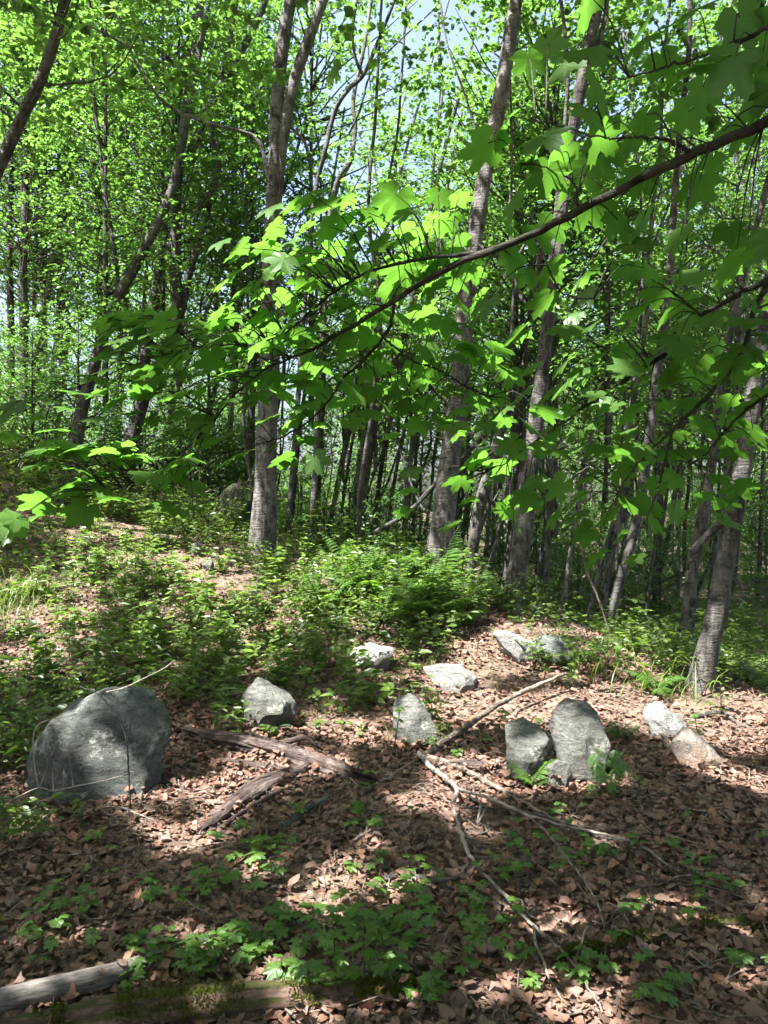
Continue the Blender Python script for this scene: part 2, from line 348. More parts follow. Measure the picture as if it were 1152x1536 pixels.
# ---------------------------------------------------------------- leaf templates
def strip_leaf(halfw, rows, curl_l=0.0, curl_w=0.0, twist=0.0, fold=0.0, jag=0.0, seed=0):
    """leaf of length 1 along +Y made of rows of left / midrib / right points"""
    rs = np.random.default_rng(seed); t = np.linspace(0, 1, rows); w = np.array([halfw(x) for x in t])
    if jag: w = w * (1 + rs.normal(0, jag, rows))
    V = []
    for i in range(rows):
        ang = curl_l * (t[i] - 0.3); r = 1.0
        y = math.sin(ang) / curl_l if curl_l else t[i]; zz = (1 - math.cos(ang)) / curl_l if curl_l else 0
        for s in (-1, 0, 1):
            x = s * w[i]; z = zz + fold * abs(x) + curl_w * x * x * 4 * (1 + 0.4 * s)
            ca, sa = math.cos(twist * t[i]), math.sin(twist * t[i])
            V.append((x * ca - z * sa * 0.3, y + 0.3, z * ca + x * sa))
    V = np.array(V); V[:, 1] -= V[0, 1]
    f = []
    for i in range(rows - 1):
        a = 3 * i
        f += [(a, a + 1, a + 4, a + 3), (a + 1, a + 2, a + 5, a + 4)]
    return V, np.array(f)
# canopy leaf: folded pointed oval, 4 corners + 2
LEAF4 = (np.array([(0, 0, 0), (-.36, .45, .07), (0, 1, -.08), (.36, .45, .07)]), np.array([(0, 3, 2), (0, 2, 1)]))
LEAF6 = (np.array([(0, 0, 0), (-.24, .25, .04), (-.27, .6, .05), (0, 1, -.1), (.27, .6, .05), (.24, .25, .04), (0, .45, -.02)]),
         np.array([(0, 5, 6), (5, 4, 6), (4, 3, 6), (3, 2, 6), (2, 1, 6), (1, 0, 6)]))
LEAF5 = (np.array([(0, 0, 0), (-.25, .3, .05), (-.2, .68, .04), (0, 1, -.1), (.2, .68, .04), (.25, .3, .05)]), np.array([(0, 5, 4), (0, 4, 3), (0, 3, 2), (0, 2, 1)]))
MAPLE_HALF = [(0, 1.0), (6, .86), (13, .88), (18, .70), (27, .585), (35, .72), (40, .86), (45, .83), (52, 1.0), (58, .85), (66, .86), (73, .66), (82, .57), (90, .66), (97, .70), (104, .84), (112, .68), (128, .60), (150, .53), (170, .36)]
def maple_leaf(seed, droop=0.2):
    rs = np.random.default_rng(seed)
    pts = []; vein = []
    half = [(a, r * (1 + rs.normal(0, 0.03))) for a, r in MAPLE_HALF]
    half2 = [(a, r * (1 + rs.normal(0, 0.03))) for a, r in MAPLE_HALF]
    seq = [(-a, r) for a, r in half[::-1]] + [(a, r) for a, r in half2[1:]] + [(180, 0.07)]
    cv = rs.uniform(-0.25, 0.25); tw = rs.normal(0, 0.2)
    V = [(0, 0, 0)]; vein = [1.0]
    for a, r in seq:
        th = math.radians(a); x, y = r * math.sin(th), r * math.cos(th)
        isv = min(abs(abs(a) - k) for k in (0, 52, 104)) < 1
        z = -droop * r * r + cv * x * x + tw * x * y + (0.0 if isv else 0.025) * r + rs.normal(0, 0.015)
        V.append((x, y, z)); vein.append(1.0 if isv else 0.0)
    n = len(seq); f = [(0, 1 + (i + 1) % n, 1 + i) for i in range(n)]
    return np.array(V), np.array(f), np.array(vein)

# ---------------------------------------------------------------- sun gaps in the near canopy: ground spots that lie in sun
SUNSPOTS = [  # photo pixel, radius in metres on the ground
    (735, 1075, .30), (690, 1055, .22), (790, 1065, .22), (640, 1070, .20), (680, 1015, .20), (775, 960, .30), (720, 985, .22), (560, 985, .18),
    (985, 1050, .22), (960, 1085, .15), (1005, 1060, .14), (1060, 1115, .18), (1100, 1090, .25), (1135, 1110, .22), (1135, 1180, .16), (870, 1050, .16), (915, 1060, .14),
    (680, 1165, .16), (720, 1190, .14), (650, 1210, .12), (735, 1150, .12), (600, 1200, .10),
    (480, 1090, .12), (545, 1100, .13), (440, 1140, .13), (500, 1160, .11), (395, 1095, .08), (380, 1135, .08),
    (340, 1190, .13), (385, 1180, .10), (240, 1245, .12), (270, 1270, .10), (320, 1260, .08), (385, 1310, .09), (140, 1100, .07), (165, 1130, .06), (115, 1090, .05), (215, 1165, .07),
    (470, 1335, .10), (530, 1310, .09), (505, 1350, .08), (560, 1270, .08), (330, 1435, .08), (270, 1400, .06), (440, 1460, .05), (150, 1400, .05), (520, 1390, .06), (60, 1500, .08), (330, 1520, .06), (430, 1500, .06), (200, 1465, .06),
    (820, 1400, .06), (760, 1370, .05), (800, 1385, .05), (600, 1330, .06), (720, 1310, .05), (940, 1360, .05),
    (40, 925, .35), (90, 890, .4), (20, 1000, .25), (60, 975, .2), (190, 795, .5), (275, 850, .45), (330, 880, .3), (160, 850, .3), (110, 940, .25),
    (520, 870, .5), (600, 890, .4), (470, 900, .35), (680, 890, .35), (440, 940, .25), (560, 930, .25), (350, 960, .2), (290, 920, .2), (250, 980, .15), (410, 990, .12),
]
GAPS = [(G(a, b) + np.array([0, 0, .03]), r * (1.3 if b < 1200 else 1.1)) for a, b, r in SUNSPOTS]
GAPS += [(P(a, b, d), r) for a, b, d, r in [(390, 815, 9.9, .28), (715, 775, 12.8, .25), (800, 640, 8.3, .18), (1052, 1010, 5.8, .16), (1046, 1040, 5.8, .14), (385, 440, 2.05, .07), (380, 400, 2.05, .05), (430, 325, 2.0, .06),
    (905, 15, 1.4, .05), (845, 190, 1.6, .07), (825, 270, 1.6, .06), (1050, 150, 1.4, .05), (150, 715, 2.05, .1), (210, 690, 2.05, .08), (30, 630, 2.0, .05), (15, 790, 1.9, .06), (120, 750, 2.0, .08), (560, 440, 2.1, .06), (700, 640, 2.3, .07), (480, 330, 2.0, .05), (340, 470, 2.1, .06), (240, 560, 2.1, .06),
    (880, 610, 2.3, .08), (770, 600, 2.3, .06), (960, 690, 2.3, .06), (620, 410, 2.0, .05), (620, 700, 2.3, .05)]]
for a, b, base, r in [(112, 1085, 1205, .085), (128, 1108, 1205, .075), (146, 1132, 1205, .085), (205, 1165, 1205, .11), (222, 1150, 1205, .08), (180, 1028, 1205, .08), (235, 1075, 1205, .05), (395, 1090, 1105, .1), (370, 1040, 1105, .06), (620, 1065, 1120, .16), (610, 1045, 1120, .1), (650, 1095, 1120, .1), (680, 1010, 1038, .2), (700, 1020, 1038, .12), (560, 975, 1005, .2), (770, 955, 990, .25), (800, 970, 990, .18), (785, 1085, 1185, .16), (800, 1110, 1185, .12), (860, 1062, 1185, .2), (848, 1090, 1185, .14), (985, 1060, 1115, .12), (1010, 1075, 1115, .1), (1045, 1110, 1160, .14), (1065, 1135, 1160, .12), (400, 1138, 1140, .12), (470, 1152, 1155, .12), (360, 1210, 1215, .1)]:
    GAPS.append((P(a, b, G(a, base)[1]), r))
for a, b, r in [(1085, 960, .5), (1125, 1010, .5), (1010, 965, .4), (1135, 935, .6), (950, 985, .3), (1060, 1000, .35), (910, 960, .4), (1110, 1050, .3), (860, 900, .5), (950, 930, .4)]:
    GAPS.append((G(a, b), r))
_r = np.random.default_rng(88)
for _ in range(24): _a = _r.uniform(150, 1150); GAPS.append((P(_a, 620 - .36 * (_a - 150) + _r.normal(60, 130), _r.uniform(1.8, 2.3)), _r.uniform(.04, .08)))
for _ in range(30): GAPS.append((G(_r.uniform(20, 1130), _r.uniform(1230, 1510)), _r.uniform(.04, .08)))
def in_gap(c):
    keep = np.ones(len(c), bool)
    for p, r in GAPS:
        dv = c - p; t = dv @ SUN
        per = np.linalg.norm(dv - t[:, None] * SUN, axis=1)
        keep &= ~((per < r * (0.95 + 0.35 * np.sin(c[:, 0] * 9 + c[:, 1] * 7 + r * 50)) + (0.085 if r > .15 else .06)) & (t > 0.4))
    return ~keep

# ---------------------------------------------------------------- leaf cloud
def leaf_cloud(centers, radii, per, size, thick=0.12, tilt=0.5, rs=None, template=LEAF4):
    """flat sprays of leaves round cluster centres; returns positions, rotations, sizes, tints"""
    rs = rs or rng
    k = len(centers); idx = np.repeat(np.arange(k), per); n = len(idx)
    ntw = 6
    head = rs.random(k) * 2 * PI; th = head[:, None] + rs.normal(0, .75, (k, ntw)) + np.linspace(-.9, .9, ntw)[None]
    j = rs.integers(0, ntw, n); a = th[idx, j]; t = np.sqrt(rs.random(n)) ; t = (np.floor(t * 9) + rs.normal(.5, .12, n)) / 9
    side = np.where(rs.random(n) < .5, -1.0, 1.0)
    bend = rs.normal(0, .5, (k, ntw))[idx, j]; a2 = a + bend * t
    lens = radii[idx] * rs.uniform(.7, 1.3, (k, ntw))[idx, j] * 1.25
    sp = rs.normal(0, 0.28, (k, 2)); tz = rs.normal(0, thick * 1.5, (k, ntw))[idx, j]
    off = np.stack([np.cos(a2) * t * lens - np.cos(head)[idx] * radii[idx] * .45, np.sin(a2) * t * lens - np.sin(head)[idx] * radii[idx] * .45, np.zeros(n)], -1)
    off[:, 2] = off[:, 0] * sp[idx, 0] + off[:, 1] * sp[idx, 1] + tz * t + rs.normal(0, .02, n) - 0.22 * (t * lens) ** 2
    pos = centers[idx] + off
    al = a2 + side * rs.normal(.85, .25, n)
    out = np.stack([np.cos(al), np.sin(al), rs.normal(-.22, .22, n)], -1)
    cn = np.stack([-sp[:, 0], -sp[:, 1], np.ones(k)], -1)[idx]
    nor = cn + np.stack([rs.normal(0, tilt * .6, n), rs.normal(0, tilt * .6, n), np.zeros(n)], -1)
    return pos, frames(out, nor), size * rs.uniform(0.6, 1.25, n), np.clip(rs.normal(0.45, 0.2, n) + rs.normal(0, 0.2, k)[idx], 0, 1)
def add_leaves(mb, cloud, template=LEAF4):
    pos, R, s, tint = cloud; tv, tf = template
    mb.add(stamp(tv, R, pos, s), f3=stampf(tf, len(pos), len(tv)), tint=np.repeat(tint, len(tv)))

# ---------------------------------------------------------------- trees that stand near: traced trunks at their own depth
NEAR = []     # (root empty, axis xy, base z, trunk top, label data) used to hang the near canopy
def px_path(pts, d, dd=0.0):
    """pts: (px, py, width_px); d depth at the foot, dd metres of lean in depth per metre of height"""
    out, rad = [], []
    for (a, b, wd) in pts:
        p = P(a, b, d)
        dep = d + dd * (p[2] - 0.5); p = P(a, b, dep)
        out.append(p); rad.append(wd / F * dep / 2 * 0.68)
    return np.array(out), np.array(rad)
def extend(path, rad, ztop, sway=0.06, rs=None):
    rs = rs or rng
    p, r = list(path), list(rad); step = 1.2
    d = path[-1] - path[-2]; d /= np.linalg.norm(d)
    while p[-1][2] < ztop:
        d = d + np.array([rs.normal(0, sway), rs.normal(0, sway), 0.06]); d /= np.linalg.norm(d)
        p.append(p[-1] + d * step); r.append(max(r[-1] * 0.87, 0.02))
    return np.array(p), np.array(r)
def traced_tree(name, stems, d, label, cat='tree', group=None, m='bark', ztop=12.0, base=None, flare=0.9, seg=16, dd=0.0, lump=0.10):
    """stems[0] is the trunk (starts at the ground); further stems are limbs starting inside it"""
    rs = np.random.default_rng(abs(hash(label)) % 1000 if False else sum(map(ord, label)) % 9973)
    path, rad = px_path(stems[0], d, dd)
    zb = float(gz(path[0][0], path[0][1]))
    foot = np.array([path[0][0], path[0][1], zb])
    if path[0][2] > zb:                                             # carry the trunk down to the ground
        dirn = path[0] - path[1]; k = (zb - path[0][2]) / min(dirn[2], -0.05); k = min(k, 3.0)
        foot = np.array([path[0][0] + dirn[0] * k, path[0][1] + dirn[1] * k, 0]); foot[2] = float(gz(foot[0], foot[1]))
        path = np.vstack([foot, path]); rad = np.concatenate([[rad[0] * 1.05], rad])
    below = foot.copy(); below[2] -= 0.35; below[0] -= 0.03
    path = np.vstack([below, path]); rad = np.concatenate([[rad[0] * 1.1], rad])
    main, mrad = extend(path, rad, ztop, rs=rs) if ztop else (path, rad)
    root = link(name, None, loc=foot); root.empty_display_size = 0.2
    tag(root, label, cat, group)
    ns = max(24, int(np.linalg.norm(np.diff(main, axis=0), axis=1).sum() / 0.16))
    mm = MB(); sp = spline(main, ns); sr = np.interp(np.linspace(0, len(mrad) - 1, ns), np.arange(len(mrad)), mrad)
    sr = sr * (1 + 0.03 * np.sin(np.arange(ns) * 0.9 + rs.random() * 6))
    v, f3, f4 = tube(sp, sr, seg, lump, flare, seed=int(rs.integers(1e6))); mm.add(v, f3, f4)
    link('trunk', mm.mesh('trunk', M[m], origin=foot), root)
    tops = [sp]
    for st in stems[1:]:
        zt = st[0] if not isinstance(st[0], tuple) else 0
        pts = st[1:] if zt else st
        p2, r2 = px_path(pts, d, dd)
        if zt: p2, r2 = extend(p2, r2, zt, rs=rs)
        n2 = max(12, int(np.linalg.norm(np.diff(p2, axis=0), axis=1).sum() / 0.14))
        s2 = spline(p2, n2)
        v, f3, f4 = tube(s2, np.interp(np.linspace(0, len(r2) - 1, n2), np.arange(len(r2)), r2), 10, 0.10, seed=int(rs.integers(1e6)))
        mb = MB(); mb.add(v, f3, f4); link('limb', mb.mesh('limb', M[m], origin=foot), root); tops.append(s2)
    return root, foot, tops

T1 = traced_tree('beech_tree', [
    [(388, 850, 46), (396, 770, 50), (400, 680, 48), (404, 560, 43), (405, 450, 39), (408, 350, 36), (411, 280, 34), (414, 210, 30), (417, 140, 29), (426, 50, 27), (438, -10, 25)],
    (13, (412, 330, 24), (418, 260, 27), (426, 195, 26), (442, 120, 25), (468, 45, 23), (492, -15, 21)),
    [(408, 292, 10), (401, 258, 9), (384, 206, 8), (330, 190, 7), (285, 175, 6.5), (250, 157, 6), (222, 125, 5.5), (200, 85, 5), (182, 40, 4.5), (165, -10, 4)],
    [(196, 72, 5), (150, 47, 5), (100, 25, 4), (50, 14, 4), (-10, 3, 3)],
    [(428, 230, 8), (430, 192, 7), (446, 200, 6), (462, 225, 5), (468, 270, 4)],
], 9.9, 'forked pale grey tree whose sunlit foot stands above the boulders', ztop=13)
T2 = traced_tree('beech_tree', [
    [(655, 868, 58), (664, 800, 50), (672, 720, 47), (679, 650, 45), (690, 560, 41), (703, 420, 37), (720, 300, 36), (745, 180, 34), (764, 60, 30), (776, -15, 28)],
    [(728, 290, 7), (716, 210, 6), (700, 150, 5), (672, 70, 4), (660, 0, 4)],
], 9.3, 'stout pale grey trunk with scarred bark rising from the fern patch', ztop=13)
T3 = traced_tree('beech_tree', [
    [(760, 948, 40), (772, 880, 40), (785, 800, 40), (796, 700, 37), (811, 580, 33), (822, 480, 30), (834, 380, 28), (850, 250, 26), (872, 130, 25), (893, 30, 24), (903, -20, 23)],
    (12, (822, 470, 12), (806, 425, 13), (812, 380, 11), (832, 330, 10), (838, 270, 9)),
    (12, (880, 110, 12), (905, 40, 11), (912, -20, 10)),
], 8.3, 'grey brown trunk rooted beside the pale flat topped stone', m='bark_mid', ztop=12)
T4 = traced_tree('beech_tree', [
    [(1043, 1058, 46), (1058, 985, 42), (1075, 920, 43), (1096, 800, 40), (1112, 710, 38), (1128, 600, 36), (1146, 500, 34), (1166, 380, 30)],
    [(1092, 775, 20), (1072, 792, 18), (1052, 812, 17), (1036, 830, 15)],
], 5.9, 'thick leaning trunk with a sunlit foot and a low side limb by the path', m='bark_mid', ztop=11)
T5 = traced_tree('slender_tree', [
    [(1022, 1015, 28), (1030, 940, 27), (1037, 870, 27), (1046, 815, 26), (1060, 745, 23), (1070, 680, 19), (1080, 600, 16), (1095, 500, 14)],
], 7.9, 'thin crooked trunk touching the low limb of the thick leaning trunk', m='bark_mid', ztop=10)
T6 = traced_tree('slender_tree', [
    [(905, 955, 25), (918, 905, 25), (935, 850, 24), (952, 790, 23), (968, 700, 21), (980, 600, 19), (1000, 450, 17), (1010, 330, 15)],
    (9, (900, 950, 16), (912, 860, 16), (928, 770, 15), (940, 690, 13), (950, 600, 11)),
    (8, (878, 950, 12), (893, 880, 11), (912, 810, 10), (930, 740, 9)),
], 10.5, 'clump of three dark leaning stems behind the dark mossy rock', m='bark_dark', ztop=11)
T7 = traced_tree('slender_tree', [
    [(706, 860, 24), (711, 810, 25), (718, 765, 25), (735, 700, 22), (752, 640, 20), (772, 590, 17), (800, 500, 14)],
    [(710, 830, 6), (722, 790, 6), (735, 760, 5), (750, 735, 4)],
], 12.8, 'slim trunk with a bare sunlit pale patch behind the stout trunk', ztop=11)
TL1 = traced_tree('slender_tree', [
    [(188, 700, 36), (202, 640, 32), (222, 575, 28), (252, 520, 26), (268, 480, 26), (263, 400, 25), (262, 330, 23), (275, 200, 21), (290, 90, 18), (302, -15, 16)],
    (13, (268, 490, 15), (280, 430, 16), (295, 370, 16), (312, 310, 15), (328, 238, 14), (318, 205, 13), (335, 110, 12), (356, -10, 11)),
    (12, (285, 245, 14), (300, 195, 17), (322, 145, 17), (350, 100, 16), (376, 50, 15), (402, -10, 14)),
], 13.5, 'many stemmed dark tree fanning upward behind the left slope', m='bark_dark', ztop=14)
TL5 = traced_tree('slender_tree', [
    [(-120, 700, 34), (-70, 480, 30), (-20, 300, 27), (8, 230, 26), (35, 170, 25), (62, 115, 24), (85, 50, 23), (100, -15, 22)],
], 9.2, 'grey trunk leaning in from beyond the left edge of the slope', m='bark_mid', ztop=12)
TL6 = traced_tree('slender_tree', [
    [(112, 680, 30), (122, 620, 27), (138, 560, 25), (160, 490, 23), (180, 440, 22), (205, 395, 22), (240, 325, 19), (262, 270, 17), (285, 150, 14)],
    (11, (180, 445, 8), (172, 380, 8), (160, 300, 8), (148, 210, 8), (140, 120, 7), (134, -10, 7)),
], 12.5, 'dark slanting trunk with a thin upright side stem behind the left slope', m='bark_dark', ztop=12)
TL7 = traced_tree('slender_tree', [
    [(192, 700, 34), (205, 645, 30), (214, 560, 26), (224, 490, 24), (238, 410, 21), (250, 300, 18), (262, 180, 15)],
], 14.5, 'upright dark trunk close behind the many stemmed tree', m='bark_dark', ztop=12)
TC1 = traced_tree('slender_tree', [
    [(434, 770, 12), (440, 690, 12), (447, 600, 12), (455, 480, 11), (463, 380, 11), (474, 282, 11), (488, 225, 10), (503, 165, 10), (524, 133, 9), (545, 112, 9), (566, 65, 8), (584, 20, 7), (600, -20, 6)],
    [(545, 114, 8), (534, 90, 7), (529, 50, 6), (536, -10, 6)],
    [(524, 200, 5), (540, 165, 5), (556, 110, 4), (590, 70, 4), (650, 15, 3)],
], 11.5, 'thin dark stem bent twice like a hook against the sky gap', m='bark_dark', ztop=0, flare=0.2, seg=10)
TC2 = traced_tree('slender_tree', [
    [(470, 760, 13), (476, 640, 13), (484, 500, 13), (494, 340, 13), (506, 275, 13), (525, 240, 12), (533, 190, 10), (530, 150, 9), (548, 60, 8), (560, -20, 7)],
], 13.0, 'thin pale stem kinked beside the dark hooked stem', m='bark', ztop=0, flare=0.2, seg=10)
# slender background stems whose feet can be seen between the big trunks
BACK = [ # pixels (foot to top), depth
    ([(437, 790, 10), (450, 640, 9), (470, 500, 8)], 15), ([(474, 800, 10), (480, 700, 10), (486, 560, 9)], 16), ([(489, 815, 13), (508, 720, 12), (522, 650, 12), (545, 520, 10)], 15),
    ([(536, 825, 17), (548, 720, 18), (565, 620, 17), (592, 545, 15), (630, 400, 12)], 13.5), ([(556, 815, 10), (576, 680, 10), (600, 560, 9), (620, 470, 8)], 15.5), ([(605, 820, 12), (616, 690, 12), (633, 560, 11), (650, 430, 9)], 14),
    ([(619, 835, 8), (623, 700, 8), (632, 560, 7)], 17), ([(508, 800, 7), (522, 700, 7), (540, 600, 6)], 18), ([(580, 810, 8), (592, 720, 8), (616, 600, 7)], 17), ([(757, 870, 14), (768, 780, 13), (780, 650, 12), (800, 500, 10)], 13),
    ([(814, 950, 11), (820, 850, 11), (826, 770, 10), (832, 650, 9)], 12), ([(838, 950, 11), (851, 860, 11), (862, 790, 10), (880, 680, 9)], 12), ([(985, 870, 14), (990, 760, 14), (993, 650, 13), (1000, 480, 11)], 16), ([(1016, 870, 11), (1018, 760, 11), (1022, 640, 10)], 17),
    ([(1064, 905, 11), (1075, 810, 11), (1090, 700, 10), (1105, 560, 9)], 14), ([(1138, 880, 10), (1142, 770, 10), (1146, 650, 9)], 17), ([(970, 900, 9), (985, 830, 9), (1000, 740, 8)], 15), ([(738, 830, 9), (745, 700, 8), (760, 560, 8)], 18),
    ([(16, 660, 15), (17, 520, 15), (14, 350, 13), (20, 200, 11)], 17), ([(34, 665, 21), (36, 520, 19), (34, 420, 17), (40, 250, 14)], 16), ([(42, 650, 14), (56, 520, 14), (75, 420, 13), (100, 300, 11)], 17.5), ([(68, 660, 9), (82, 540, 9), (90, 420, 8), (105, 250, 7)], 19),
    ([(122, 660, 9), (140, 560, 9), (150, 440, 8)], 18), ([(342, 720, 14), (345, 640, 13), (352, 520, 12), (365, 400, 10)], 17), ([(300, 690, 12), (318, 600, 12), (345, 500, 11), (365, 440, 10)], 16), ([(370, 760, 16), (376, 640, 15), (384, 500, 13)], 14.5),
    ([(240, 680, 10), (262, 600, 9), (290, 520, 9), (320, 440, 8)], 18), ([(900, 850, 10), (905, 760, 9), (915, 640, 9)], 20), ([(930, 860, 9), (940, 760, 9), (955, 640, 8)], 21), ([(668, 830, 10), (680, 740, 10), (700, 600, 9)], 16.5), ([(1100, 890, 9), (1108, 800, 9), (1118, 700, 8)], 19)]
back_roots = []
def sector(x, y):
    px = 576 + x / y * F
    for lim, w_ in ((330, 'behind the left slope'), (425, 'just behind the forked pale tree'), (650, 'between the forked pale tree and the stout scarred trunk'), (805, 'close behind the stout scarred trunk'), (1010, 'in the hollow behind the dark mossy rock'), (9999, 'behind the thick leaning trunk')):
        if px < lim: return w_
for k, (pts, d) in enumerate(BACK):
    _w = sector(*P(pts[0][0], 0, d)[:2]); _b = ('brown grey', 'dark', 'pale grey')[k % 3]
    back_roots.append(traced_tree('young_tree', [pts], d, 'slender %s young trunk %s' % (_b, _w), group='slender %s trunks %s' % (_b, _w), m=('bark_mid', 'bark_dark', 'bark')[k % 3], ztop=9 + (k * 7) % 5, flare=0.3, seg=9, lump=0.08))

# trees just outside the frame on the sunny side: they cast the dappled shade
def straight_tree(name, x, y, h, r, lean, label, group=None, m='bark'):
    rs = np.random.default_rng(int(abs(x * 131 + y * 17)) + 3)
    n = 10; t = np.linspace(0, 1, n); zb = float(gz(x, y))
    path = np.stack([x + lean[0] * t * h + rs.normal(0, .08, n).cumsum() * 0.5, y + lean[1] * t * h + rs.normal(0, .08, n).cumsum() * .5, zb - 0.3 + t * (h + .3)], -1)
    path[0, :2] = x, y
    root = link(name, None, loc=(x, y, zb)); tag(root, label, 'tree', group)
    s = spline(path, 60); mb = MB(); mb.add(*tube(s, r * (1 - 0.75 * np.linspace(0, 1, 60)), 12, 0.1, 0.5, seed=int(rs.integers(1e6))))
    link('trunk', mb.mesh('trunk', M[m], origin=(x, y, zb)), root)
    return root, np.array([x, y, zb]), [s]
OFF = []
for (x, y, h, r, ln) in [(-5.2, 3.0, 12, .17, (.05, .02)), (-8.4, 0.4, 13, .2, (.03, .03)), (-3.9, -1.6, 12, .16, (-.02, .03)), (-9.5, 5.2, 13, .18, (.05, 0)), (-1.2, -3.4, 12, .18, (0, .02)), (4.9, 3.2, 11, .16, (-.03, .02)), (-6.6, -4.0, 13, .2, (0, 0)), (3.2, -2.6, 12, .17, (0, 0))]:
    OFF.append(straight_tree('canopy_tree', x, y, h, r, ln, 'tall grey forest tree beside the viewpoint that shades the litter', 'tall trees round the viewpoint'))

near_trees = [T1, T2, T3, T4, T5, T6, TL5] + OFF
# canopy clusters over the near ground
rs = np.random.default_rng(11)
nc = 2000
cc = np.stack([rs.uniform(-12.5, 6.5, nc), rs.uniform(-5.5, 11.5, nc), rs.uniform(6.8, 12.5, nc)], -1)
cc[:, 2] += 0.6 * np.sin(cc[:, 0] * 0.9) * np.sin(cc[:, 1] * 0.8)
gx_ = np.concatenate([rs.uniform(-2.2, 2.6, 260), rs.uniform(.2, 3.2, 170)]); gy_ = np.concatenate([rs.uniform(1.4, 3.7, 260), rs.uniform(3.0, 5.0, 170)])
tt = rs.uniform(7.5, 13.5, 430); cc = np.vstack([cc, np.stack([gx_, gy_, np.zeros(430)], -1) + SUN * tt[:, None]]); nc = len(cc)  # extra out-of-view clusters added up the sun's line to shade the foreground
cr = rs.uniform(0.5, 1.05, nc)
_px = 576 + cc[:, 0] / np.maximum(cc[:, 1], .5) * F; _py = 768 - (cc[:, 2] - 1.6) / np.maximum(cc[:, 1], .5) * F
_k = ~((cc[:, 1] > 4) & (_px > -150) & (_px < 1300) & (_py > -110) & (rs.random(nc) < np.where((_px > 330) & (_px < 980), .95, .75))); cc, cr = cc[_k], cr[_k]; nc = len(cc)   # the traced stems stand clear of low sprays
axes = []
for root, foot, tops in near_trees:
    axes.append(np.concatenate([t[t[:, 2] > 4.5] for t in tops if (t[:, 2] > 4.5).any()]))
own = np.argmin(np.stack([np.min(np.linalg.norm((cc[:, None, :2] - a[None, ::4, :2]), axis=2), axis=1) for a in axes], 1), 1)
def limb_to(mb, axis_pts, c, r0, foot, rs, sides=5, gaps=False):
    q = axis_pts[np.argmin(np.linalg.norm(axis_pts - (c - np.array([0, 0, 0.5 + 0.35 * np.linalg.norm((axis_pts[:, :2].mean(0) - c[:2]))])), axis=1))]
    mid = (q + c) / 2 + np.array([rs.normal(0, .12), rs.normal(0, .12), -0.08 + rs.normal(0, .1)])
    s = spline([q, mid, c], 7)
    if gaps and in_gap(spline([q, mid, c], 60)).sum() > 4: return
    mb.add(*tube(s, np.linspace(r0, 0.006, 7), sides))
for k, (root, foot, tops) in enumerate(near_trees):
    sel = np.nonzero(own == k)[0]
    if not len(sel): continue
    cloud = leaf_cloud(cc[sel], cr[sel], 110, 0.135, thick=0.16, rs=rs)
    keep = ~in_gap(cloud[0]); cloud = tuple(a[keep] for a in cloud)
    mb = MB(); add_leaves(mb, cloud); link('crown', mb.mesh('crown', M['canopy'], smooth=False, origin=foot), root)
    if len(sel) < 30: continue
    mb = MB(); ax = axes[k]
    for i in sel[::3]: limb_to(mb, ax, cc[i], 0.016, foot, rs, gaps=True)
    if len(mb.v) > 24: link('branch_framework', mb.mesh('branch_framework', M['bark_mid'], origin=foot), root)

# ---------------------------------------------------------------- crowns for the trees farther back (shared meshes)
def crown_template(seed, R, H, ncl, per, size):
    rs = np.random.default_rng(seed)
    t = rs.random(ncl) ** 0.9; a = rs.random(ncl) * 2 * PI
    prof = R * (0.45 + 0.65 * np.sin(np.clip(t * 0.9 + 0.12, 0, 1) * PI))
    rr = prof * np.sqrt(rs.random(ncl) * 0.95 + 0.05) * (1 + 0.25 * np.sin(3 * a + seed))
    c = np.stack([np.cos(a) * rr, np.sin(a) * rr, t * H], -1)
    mb = MB(); add_leaves(mb, leaf_cloud(c, rs.uniform(0.35, 0.85, ncl), per, size, thick=0.1, tilt=0.55, rs=rs))
    lb = MB(); axp = np.stack([np.zeros(30), np.zeros(30), np.linspace(-1.5, H, 30)], -1)
    for q in c[::2]: limb_to(lb, axp, q, 0.02, None, rs, 4)
    lb.add(*tube(axp, np.linspace(0.06, 0.012, 30), 6))
    return mb.mesh('crown', M['far_leaf'], smooth=False), lb.mesh('branch_framework', M['bark_dark'])
CROWNS = [crown_template(100 + i, R, H, int(ncl * 1.1), 66, 0.095) for i, (R, H, ncl) in enumerate([(2.1, 8, 135), (1.7, 7, 105), (2.5, 8, 170), (1.5, 9, 110), (2.0, 6, 105), (2.7, 9.5, 190)])]
LOWCROWNS = [crown_template(200 + i, R, H, ncl, 60, 0.09) for i, (R, H, ncl) in enumerate([(1.5, 3.2, 55), (1.2, 2.6, 40), (1.8, 3.6, 70)])]
def put_crown(root, foot, off, scale=1.0, kind=None, rs=rng, low=False):
    pool = LOWCROWNS if low else CROWNS
    a, b = pool[int(rs.integers(len(pool))) if kind is None else kind]
    rz = rs.random() * 6.28
    link('crown', a, root, off, (0, 0, rz), scale); link('branch_framework', b, root, off, (0, 0, rz), scale)
rsb = np.random.default_rng(5)
for k, (root, foot, tops) in enumerate(back_roots + [TL1, TL6, TL7, T7, TC2]):
    s = tops[0]; zc = rsb.uniform(2.6, 5.0)
    q = s[np.argmin(np.abs(s[:, 2] - (foot[2] + zc)))]
    gap_side = 470 < 576 + q[0] / q[1] * F < 745
    put_crown(root, foot, q - foot, rsb.uniform(0.8, 1.1) * (.7 if gap_side else 1), rs=rsb, low=gap_side)

